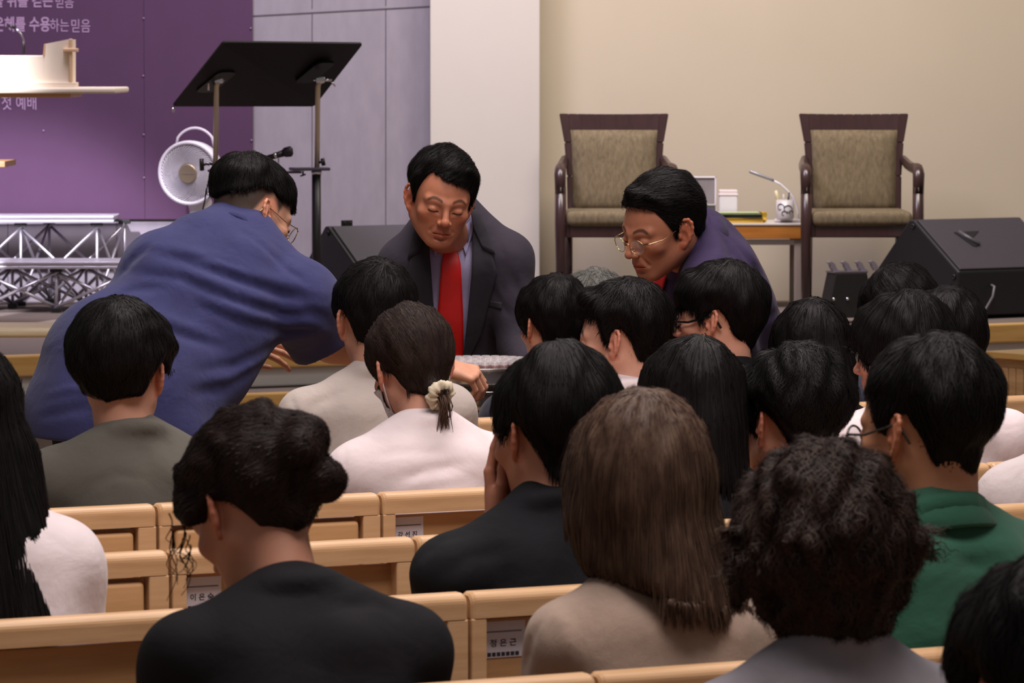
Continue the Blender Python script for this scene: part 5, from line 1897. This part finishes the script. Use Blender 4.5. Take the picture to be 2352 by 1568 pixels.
def ex_mask(r, sp):
    root, G = r.root, r.G
    hp = head_prims(True, sp.get('jaw', 1.0))
    lo, hi = A3(-.09, -.01, -.125), A3(.09, .14, .02)
    g = Grid(lo, hi, .0035)
    p = g.pts()
    f = field(hp, p)
    sh = np.maximum(f - .006, -(f - .0030))
    x, y, z = p[..., 0], p[..., 1], p[..., 2]
    ax = np.abs(x)
    cut = np.maximum.reduce([z - (-.008 - .35 * np.maximum(ax - .02, 0)), -(z + .100), .022 - y + (ax > .062) * .01])
    g.F = np.maximum(sh, cut)
    V, Q = g.mesh()
    m = mat('white_mask_fabric', S(220, 216, 222), rough=.8)
    mk = link('face_mask', np_mesh('face_mask', np.array(V) @ r.Rh.T * sp['s'] + r.H - r.base, Q, True), m, root)
    mb = MB()
    for s in (-1, 1):
        mb.tube([G(A3(s * .062, .030, -.026)), G(A3(s * .076, .018, .006)), G(A3(s * .084, -.004, .022)), G(A3(s * .086, -.018, .004))], .0017, 6)
        mb.tube([G(A3(s * .056, .026, -.084)), G(A3(s * .071, .008, -.058)), G(A3(s * .083, -.010, -.030)), G(A3(s * .087, -.020, .0))], .0017, 6)
    mb.build('ear_loop', m, mk)
    # cream scrunchie around the bun
    c = A3(.0, -.106, -.084)
    ax_ = nrm(A3(.10, -.75, -.6))
    u = nrm(np.cross(ax_, A3(1, 0, 0))); v = np.cross(ax_, u)
    rs = np.random.RandomState(2)
    n, m2 = 72, 10
    V = []
    for i in range(n):
        a = 2 * math.pi * i / n
        rr = .0150 + .0010 * math.sin(a * 13 + 1.2 * math.sin(a * 3)) + .0007 * math.sin(a * 29)
        R0 = .0205 + .0012 * math.sin(a * 8 + 1)
        wob = .0018 * math.sin(a * 11)
        for j in range(m2):
            b = 2 * math.pi * j / m2
            rb = rr * (1 + .12 * math.sin(3 * b + 5 * a))
            V.append(G(c + ax_ * (rb * math.sin(b) * .8 + wob) + (u * math.cos(a) + v * math.sin(a)) * (R0 + rb * math.cos(b))))
    F = [[i * m2 + j, i * m2 + (j + 1) % m2, ((i + 1) % n) * m2 + (j + 1) % m2, ((i + 1) % n) * m2 + j] for i in range(n) for j in range(m2)]
    MB().add(V, F, 0, True).build('scrunchie', mat('cream_scrunchie', S(206, 192, 170), rough=.85, bump=.3, bscale=400), root)
    # loose tail under it
    mb = MB(); rs = random.Random(3)
    for k in range(60):
        a = rs.uniform(0, 6.28); q = rs.uniform(0, .013)
        o = c + A3(math.cos(a) * q, -.012 + math.sin(a) * q, -.005)
        dn = r.Rh.T @ A3(0, 0, -1.0)
        L = rs.uniform(.03, .085)
        mb.tube([G(o), G(o + dn * L * .5 + A3(rs.uniform(-.006, .006), -.010, 0)), G(o + dn * L + A3(rs.uniform(-.012, .012), -.004, 0))], [.0016, .0014, .0004], 4)
    mb.build('hair_tail', hair_mat('tail_brown_hair', (74, 56, 49), (92, 70, 60)), r.hair)

def ex_polo(r, sp):
    up, fw = r.Rt[:, 2], r.Rt[:, 1]
    collar_band(r.root, GREEN, r.N + up * .005 - fw * .004 - r.base, up + fw * .22, fw, .073, .066, .068, back=.028)
    glasses(r.root, r.G, mat('grey_acetate', S(58, 52, 54), rough=.25), rim=.0235, thick=.0020)

def ex_tousled(r, sp):
    up, fw = r.Rt[:, 2], r.Rt[:, 1]
    collar_band(r.root, WHITE, r.N + up * .006 - fw * .004 - r.base, up + fw * .22, fw, .072, .066, .055, back=.018)

def ex_curls(r, sp):
    rs = random.Random(8)
    for (x, y, z, n, l0, l1) in ((-.090, .066, .02, 8, .05, .10), (-.090, .054, -.02, 5, .03, .06)):
        for k in range(n):
            p0 = A3(x + rs.uniform(-.012, .008), y + rs.uniform(-.012, .012), z + rs.uniform(-.02, .03))
            dn = r.Rh.T @ A3(0, 0, -1.0)
            ph, R0, L = rs.uniform(0, 6.28), rs.uniform(.005, .011), rs.uniform(l0, l1)
            pts = []
            for j in range(16):
                t = j / 15
                pts.append(r.G(p0 + dn * L * t + A3(math.cos(ph + t * 8), math.sin(ph + t * 8), 0) * R0 * (.4 + t)))
            mb = MB(); mb.tube(pts, [.0013 * (1 - .6 * j / 15) for j in range(16)], 4)
            mb.build('loose_curl', DARK_BROWN_HAIR, r.hair)

def ex_strap(r, sp):
    mb = MB()
    G = r.G
    for s in (-1, 1):
        mb.tube([G(A3(s * .060, .055, -.02)), G(A3(s * .078, .01, .010)), G(A3(s * .084, -.008, .020))], .0016, 6)
    mb.build('ear_loop', mat('black_band', S(26, 24, 26), rough=.7), r.root)

EXTRA = dict(mask=ex_mask, polo=ex_polo, tousled=ex_tousled, curls=ex_curls, strap=ex_strap,
             blackglasses=lambda r, sp: glasses(r.root, r.G, BLACKFR, rim=.0240, thick=.0028, square=True),
             wireglasses=lambda r, sp: glasses(r.root, r.G, DARKWIRE, rim=.0225, thick=.0013))

for sp in PLAN:
    t = sp.pop('tag', None)
    if t == 'praying':
        sp['rig'] = rig_pray
    elif t:
        sp['extra'] = EXTRA[t]
    build_person(sp)

# ------------------------------------------------------------------ the three men standing
def stand_legs(r, f0, r0, ankL, ankR):
    r.f0 = f0
    for s, n, an in ((-1, 'L', ankL), (1, 'R', ankR)):
        hip = r.P + s * r0 * .10
        setattr(r, 'hip' + n, hip); setattr(r, 'an' + n, an)
        setattr(r, 'kn' + n, (hip + an) / 2 + f0 * .03)

def rig_suit(H, Rh, sp):
    r = Rig()
    ty = rad(184)
    r.N = PX(1032, 520, 11.70)
    r.P = A3(r.N[0] - .01, 11.84, .86)
    u = nrm(r.N - r.P)
    f0 = A3(-math.sin(ty), math.cos(ty), 0)
    x0 = nrm(np.cross(f0, u)); fw = np.cross(u, x0)
    r.Rt = np.stack([x0, fw, u], 1)
    r.SL = PX(1164, 600, 11.70); r.SR = PX(930, 610, 11.66)
    arm_set(r, 'L', PX(1196, 800, 11.66), PX(1238, 890, 11.52), dict(ey=A3(-.25, -.6, -.05), up=A3(.75, -.2, .55), curl=.55, res=.0036, thumb=.3))
    arm_set(r, 'R', PX(900, 805, 11.64), PX(972, 890, 11.52), dict(ey=A3(.25, -.6, -.05), up=A3(-.75, -.2, .55), curl=.55, res=.0036, thumb=.3))
    stand_legs(r, f0, x0, A3(r.P[0] + .11, 11.86, .09), A3(r.P[0] - .11, 11.84, .09))
    return r

def suit_cut(r, p, F, g):
    O = r.N
    q = (p - O) @ r.Rt
    x, y, z = q[..., 0], q[..., 1], q[..., 2]
    wz = np.interp(-z, [-.06, .0, .10, .30, .42], [.060, .064, .056, .040, .004])
    c = np.maximum(np.abs(x + .004) - wz, -y + .0)
    return np.maximum(F, -c * .9)

def ex_suit(r, sp):
    root, base = r.root, r.base
    P, Rs = shirt_prims(r, sp, -.006)
    up, fw = r.Rt[:, 2], r.Rt[:, 1]
    lo, hi = bounds(P, .02)
    g = Grid(lo, hi, .009).prims(P, .05)
    p = g.pts()
    g.F = np.maximum(g.F, (r.P - p) @ nrm(r.N - r.P))
    V, Q = g.mesh()
    link('shirt', np_mesh('shirt', V - base, Q, True), LAV, root)
    fsh = lambda q: field(P, q)
    Pj = r.shirt_prims
    fj = lambda q: field(Pj, q)
    O, R = r.N, r.Rt
    def patch(fn, L, Rr, m, name, off, th, nu=8, sub=4):
        mb = surf_patch(fn, O, R, L, Rr, nu, off, th, sub=sub)
        mb.v = [tuple(np.asarray(v) - base) for v in mb.v]
        o = mb.build(name, m, root)
        bm = bmesh.new(); bm.from_mesh(o.data); bmesh.ops.recalc_face_normals(bm, faces=bm.faces[:]); bm.to_mesh(o.data); bm.free()
        return o
    # tie: knot and blade
    patch(fsh, [(.021, .022), (.013, -.022)], [(-.021, .022), (-.013, -.022)], RED, 'tie_knot', .012, .012)
    patch(fsh, [(.013, -.018), (.026, -.07), (.034, -.20), (.040, -.40), (.0405, -.47), (.0, -.51)], [(-.013, -.018), (-.026, -.07), (-.034, -.20), (-.040, -.40), (-.0405, -.47), (-.002, -.51)], RED, 'tie', .006, .006)
    # collar wings
    for s in (-1, 1):
        patch(fsh, [(s * .012, .030), (s * .024, .0), (s * .040, -.050)], [(s * .060, .060), (s * .064, .01), (s * .0405, -.0505)], LAV, 'collar', .008, .004)
    patch(fsh, [(-.010, -.06), (-.010, -.45)], [(.010, -.06), (.010, -.45)], LAV, 'placket', .002, .002)
    collar_band(root, LAV, r.N + up * .004 - fw * .004 - base, up + fw * .25, fw, .068, .064, .050, back=.010, gap=.55)
    # lapels with notch
    for s in (-1, 1):
        patch(fj, [(s * .058, .055), (s * .060, .02), (s * .056, -.06), (s * .054, -.10), (s * .036, -.33), (s * .010, -.42)],
              [(s * .072, .052), (s * .098, .0), (s * .112, -.050), (s * .122, -.085), (s * .085, -.26), (s * .012, -.425)], LAPEL, 'lapel', .003, .006)
        patch(fj, [(s * .052, .064), (s * .060, .02), (s * .085, -.030)], [(s * .074, .058), (s * .100, .010), (s * .118, -.042)], LAPEL, 'lapel', .008, .005)
    patch(fj, [(-.135, -.165), (-.135, -.182)], [(-.070, -.172), (-.070, -.189)], LAPEL, 'breast_pocket', .002, .003)

build_person(dict(label='person in dark suit and red tie looking down over the steel trays', H=PX(1012, 460, 11.54), yaw=190, pitch=17, roll=-8, s=1.0, rig=rig_suit, top=SUIT, top_name='jacket', neck_r=.060, creases=[([(1142, 540), (1158, 590), (1156, 660), (1150, 700)], .007, -.004), ([(940, 548), (922, 600), (930, 660)], .007, -.004), ([(1170, 620), (1195, 680), (1190, 760)], .012, -.007), ([(1120, 640), (1150, 700), (1180, 730)], .012, -.005), ([(905, 640), (940, 680), (960, 700)], .012, -.005)], infl=.012, frac=1.93, sleeve_w=.004, seed=31, res=.0020,
    skin=(188, 120, 92), tee_ring=False, shirt_cut=suit_cut, extra=ex_suit, hem=-.05, sres=.007, wr=.003, jaw=1.08, brow=.75, beard=.10, body=.98, sp=0, trap=.03, bottom=SUIT,
    hair=dict(t_top=.022, t_side=.012, t_front=.002, nape=.3, knots=[(0, .080), (20, .084), (36, .080), (48, .066), (58, .038), (66, .004), (74, -.006), (80, .026), (100, .030), (114, .004), (130, -.040), (180, -.074)], part=.016, n=4600, len=.06, flow=(.75, .15, .25), flow_w=.75, flow_z=(.03, .09), mess=.16, lift=.006, fall=.06, w=.0009, res=.0028)))

def rig_purple(H, Rh, sp):
    r = Rig()
    ty = rad(112)
    r.N = PX(1592, 566, 10.96)
    r.P = PX(1752, 960, 11.35)
    u = nrm(r.N - r.P)
    f0 = A3(-math.sin(ty), math.cos(ty), 0)
    x0 = nrm(np.cross(f0, u)); fw = np.cross(u, x0)
    r.Rt = np.stack([x0, fw, u], 1)
    r.SL = PX(1640, 672, 10.80); r.SR = PX(1580, 640, 11.12)
    arm_set(r, 'L', PX(1700, 905, 11.02), PX(1560, 930, 11.10), dict(ey=A3(-1, .2, -.1), up=A3(0, -.3, 1), curl=.4))
    arm_set(r, 'R', PX(1520, 860, 11.30), PX(1400, 900, 11.35), dict(ey=A3(-1, .1, -.1), up=A3(0, -.3, 1), curl=.4))
    stand_legs(r, nrm(A3(f0[0], f0[1], 0)), nrm(A3(x0[0], x0[1], 0)), A3(r.P[0] + .02, 11.40, .09), A3(r.P[0] + .02, 11.62, .09))
    return r

def ex_purple(r, sp):
    up, fw = r.Rt[:, 2], r.Rt[:, 1]
    glasses(r.root, r.G, GOLD, rim=.0225, thick=.0010, y0=.110)
    collar_band(r.root, PURPLE, r.N + up * .005 - fw * .002 - r.base, up + fw * .2, fw, .078, .072, .050, back=.022, th=.005, name='jacket_collar')
    P, Rs = shirt_prims(r, sp, sp['infl'])
    f = lambda q: field(P, q)
    for nm, L, Rr, m in (('tie', [(.016, .03), (.030, -.06), (.036, -.20), (.038, -.34)], [(-.016, .03), (-.030, -.06), (-.036, -.20), (-.038, -.34)], RED),):
        mb = surf_patch(f, r.N, r.Rt, L, Rr, 6, .006, .006)
        mb.v = [tuple(np.asarray(v) - r.base) for v in mb.v]
        mb.build(nm, m, r.root)
    mb = MB(); p = r.N + fw * .14 - up * .03 - r.Rt[:, 0] * .04 - r.base
    mb.lathe([(.0, 0.006), (.006, .004), (.007, 0)][1:], p, 10); mb.build('lapel_pin', CHROME, r.root)

build_person(dict(label='person in purple jacket and gold-rimmed glasses leaning to the left', H=PX(1520, 524, 10.84), yaw=124, pitch=20, roll=-6, s=1.03, rig=rig_purple, top=PURPLE, top_name='jacket', creases=[([(1660, 545), (1680, 580), (1660, 620), (1620, 640)], .010, -.007), ([(1640, 530), (1655, 570), (1640, 605)], .010, .006), ([(1690, 560), (1730, 610), (1780, 660)], .014, -.006), ([(1740, 740), (1780, 720), (1815, 705)], .010, -.006), ([(1600, 660), (1660, 640), (1730, 650)], .012, -.006)], infl=.020, frac=1.9, sleeve_w=.010, seed=33, res=.0020, bw=1.08, bd=1.12,
    skin=(186, 120, 92), tee_ring=False, extra=ex_purple, jaw=1.06, beard=.12, hem=-.08, brow=.8, wr=.0045, wrf=(14, 36), bottom=TROUSER,
    hair=dict(t_top=.016, t_side=.010, t_front=.022, t_back=.002, nape=.3, knots=[(0, .084), (25, .084), (44, .068), (58, .038), (68, .004), (75, -.004), (82, .028), (100, .030), (114, .008), (130, -.03), (180, -.062)], n=4600, len=.075, flow=(-.15, -.9, .25), flow_w=.9, flow_z=(-.02, .05), mess=.14, lift=.006, fall=.06, w=.0009, res=.0028, edge=.006)))

def rig_denim(H, Rh, sp):
    r = Rig()
    ty = rad(-14)
    r.N = PX(540, 556, 10.98)
    r.P = PX(300, 1010, 10.72)
    u = nrm(r.N - r.P)
    f0 = A3(-math.sin(ty), math.cos(ty), 0)
    x0 = nrm(np.cross(f0, u)); fw = np.cross(u, x0)
    r.Rt = np.stack([x0, fw, u], 1)
    r.SL = PX(372, 628, 10.86); r.SR = PX(690, 690, 10.92)
    arm_set(r, 'L', PX(395, 815, 11.12), PX(526, 786, 11.18), dict(ey=A3(1, .02, -.06), up=A3(.0, -.75, .65), curl=[.30, .22, .25, .2], spread=.9, res=.0030, thumb=.2))
    sp['sleeve_cut'] = {'R': (PX(738, 800, 11.06), nrm((.50, .25, -.82)))}
    arm_set(r, 'R', PX(760, 792, 11.12), PX(1016, 842, 11.16), dict(ey=A3(.95, .12, -.26), up=A3(.1, -.50, .85), curl=[.72, .75, .8, .85], spread=.1, res=.0026, thumb=1.0))
    stand_legs(r, nrm(f0), nrm(A3(x0[0], x0[1], 0)), A3(r.P[0] - .16, 10.74, .09), A3(r.P[0] + .16, 10.80, .09))
    return r

def denim_extra(r):
    P = []
    # big hanging folds of the loose shirt, from arm and shoulder across the back
    R = lambda x, y, Y: PX(x, y, Y)
    for a, b, w_ in (((300, 600), (600, 700), .012), ((560, 640), (735, 690), .012), ((330, 660), (640, 760), .010), ((300, 740), (610, 800), .011), ((520, 720), (760, 735), .012), ((260, 820), (560, 880), .012), ((640, 760), (740, 790), .012)):
        pass
    P.append(RC(r.SL + A3(.03, -.02, -.05), r.P + A3(-.10, -.02, .05), .11, .155, .08))
    P.append(RC(PX(250, 830, 10.74), PX(196, 1060, 10.70), .165, .125, .08))
    P.append(RC(PX(330, 900, 10.74), PX(300, 1060, 10.72), .17, .16, .08))
    return P

def denim_cut(r, p, F, g):
    creases(g, p, [
        ([(335, 575), (430, 600), (540, 640), (640, 672), (735, 690)], .016, -.012), ([(335, 560), (440, 584), (550, 622), (650, 655), (735, 672)], .020, .009),
        ([(300, 625), (420, 640), (540, 690), (650, 722), (755, 726)], .014, -.011), ([(430, 625), (540, 668), (650, 704), (750, 706)], .018, .008),
        ([(450, 700), (560, 742), (660, 762), (740, 752)], .013, -.010), ([(460, 682), (570, 722), (660, 742), (740, 735)], .016, .007),
        ([(270, 640), (300, 600), (345, 560)], .014, -.009), ([(240, 700), (300, 665), (390, 660)], .013, -.008), ([(230, 735), (330, 735), (430, 775), (520, 800)], .015, -.009),
        ([(300, 710), (400, 740), (500, 780)], .016, .007), ([(455, 850), (540, 838), (620, 800), (655, 770)], .013, -.009), ([(430, 905), (520, 890), (600, 840), (650, 790)], .015, -.009), ([(440, 880), (530, 866), (610, 820)], .014, .006),
        ([(395, 590), (500, 592), (600, 630)], .010, -.006), ([(540, 520), (600, 560), (660, 620), (720, 660)], .010, -.006), ([(110, 905), (160, 893), (215, 893)], .008, .006), ([(90, 960), (150, 945), (215, 930)], .012, -.006),
        ([(690, 700), (730, 720), (765, 745)], .012, -.008), ([(660, 720), (720, 745), (760, 770)], .012, .007)])
    F = g.F
    return F

def ex_denim(r, sp):
    up, fw = r.Rt[:, 2], r.Rt[:, 1]
    glasses(r.root, r.G, GOLD, rim=.0235, thick=.0012)
    collar_band(r.root, DENIM, r.N + up * .004 - fw * .004 - r.base, up + fw * .30, fw, .072, .066, .050, back=.020, th=.005)

build_person(dict(label='person in dark blue denim shirt leaning over with an arm outstretched', H=PX(578, 500, 11.04), yaw=-60, pitch=26, roll=-10, s=1.05, rig=rig_denim, top=DENIM, infl=.022, frac=.99, sleeve_w=.022, seed=35, bw=1.22, bd=1.15, res=.0026, arm=1.1,
    skin=(204, 152, 126), tee_ring=False, extra=ex_denim, extra_shirt=denim_extra, shirt_cut=denim_cut, hem=-.10, sres=.0075, wr=.003, neck_r=.062, bottom=BLACK, hem_o=PX(150, 1000, 10.72), hem_n=nrm((.06, 0, 1)), fade=[(0, .05), (60, .03), (70, .0), (78, .02), (88, .035), (105, .02), (120, -.03), (180, -.11)],
    hair=dict(t_top=.024, t_side=.010, t_back=.008, t_front=.0, nape=.5, knots=[(0, .058), (40, .058), (60, .052), (75, .052), (90, .066), (110, .060), (130, .032), (180, .006)], n=4200, len=.055, mess=.12, grav=.5, edge=.006)))

# ------------------------------------------------------------------ communion trays and cups
SILVER = mat('polished_steel', S(214, 208, 204), rough=.22, metal=.8)
tx, tY = 1104, 11.40
def tray(py_bot, h, R_, label):
    o = PX(tx, py_bot, tY)
    t = thing('communion_tray', label, 'tray', o, 0, 'stacked communion trays')
    mb = MB(); mb.lathe([(R_ * .90, 0), (R_ * .92, .004), (R_ * .92, h * .80), (R_ * 1.0, h * .92), (R_ * 1.01, h), (R_ * .985, h), (R_ * .90, h * .82), (R_ * .89, .006), (.002, .006)], (0, 0, 0), 56); mb.build('dish', SILVER, t)
    return t, o
zb = PX(tx, 926, tY)[2]; 
t1, o1 = tray(926, PX(tx, 890, tY)[2] - zb, .148, 'lower round steel tray the outstretched hand reaches into')
t2, o2 = tray(876, PX(tx, 838, tY)[2] - PX(tx, 876, tY)[2], .150, 'upper round steel tray crowded with small cups')
mb = MB()
for k in range(3):
    a = 2 * math.pi * k / 3 + .5
    mb.tube([(.11 * math.cos(a), .11 * math.sin(a), .0), (.11 * math.cos(a), .11 * math.sin(a), o1[2] + .006 - o2[2])], .008, 8)
mb.build('spacer', SILVER, t2)
cupm = mat('clear_cup', S(225, 218, 222), rough=.08, alpha=.30, spec=1.0)
wine = mat('red_grape_juice', S(110, 18, 26), rough=.1)
cup = MB(); cup.lathe([(.0075, 0), (.0105, .025), (.0116, .027), (.0100, .025), (.0068, .004), (.001, .004)], (0, 0, 0), 12); cup_me = cup.mesh('cup_glass')
jc = MB(); jc.lathe([(.0070, .0045), (.0090, .017), (.001, .017)], (0, 0, 0), 10); jc_me = jc.mesh('juice')
cup_me.materials.append(cupm); jc_me.materials.append(wine)
def cups(o, h, rings, lab, grp):
    for (rr, n) in rings:
        for k in range(n):
            a = 2 * math.pi * (k + .5 * (rr > .1)) / n
            e = bpy.data.objects.new('communion_cup', None); COL.objects.link(e); e.empty_display_size = .02
            e.location = (o[0] + rr * math.cos(a), o[1] + rr * math.sin(a), o[2] + h)
            tag(e, lab, 'cup', grp)
            for nm, me in (('cup_glass', cup_me), ('juice', jc_me)):
                c = bpy.data.objects.new(nm, me); COL.objects.link(c); c.parent = e
cups(o2, (PX(tx, 838, tY)[2] - PX(tx, 876, tY)[2]) - .010, ((.130, 32), (.104, 26), (.078, 19), (.052, 12), (.026, 6)), 'tiny clear cup of red juice standing on the upper tray', 'communion cups on the upper tray')
pm = MB(); pm.lathe([(.138, -.002), (.138, .0), (.002, .0)], (0, 0, (PX(tx, 838, tY)[2] - PX(tx, 876, tY)[2]) - .010), 40); pm.build('cup_plate', SILVER, t2)
cups(o1, .006, ((.112, 16), (.075, 8)), 'tiny clear cup of red juice standing in the lower tray', 'communion cups in the lower tray')
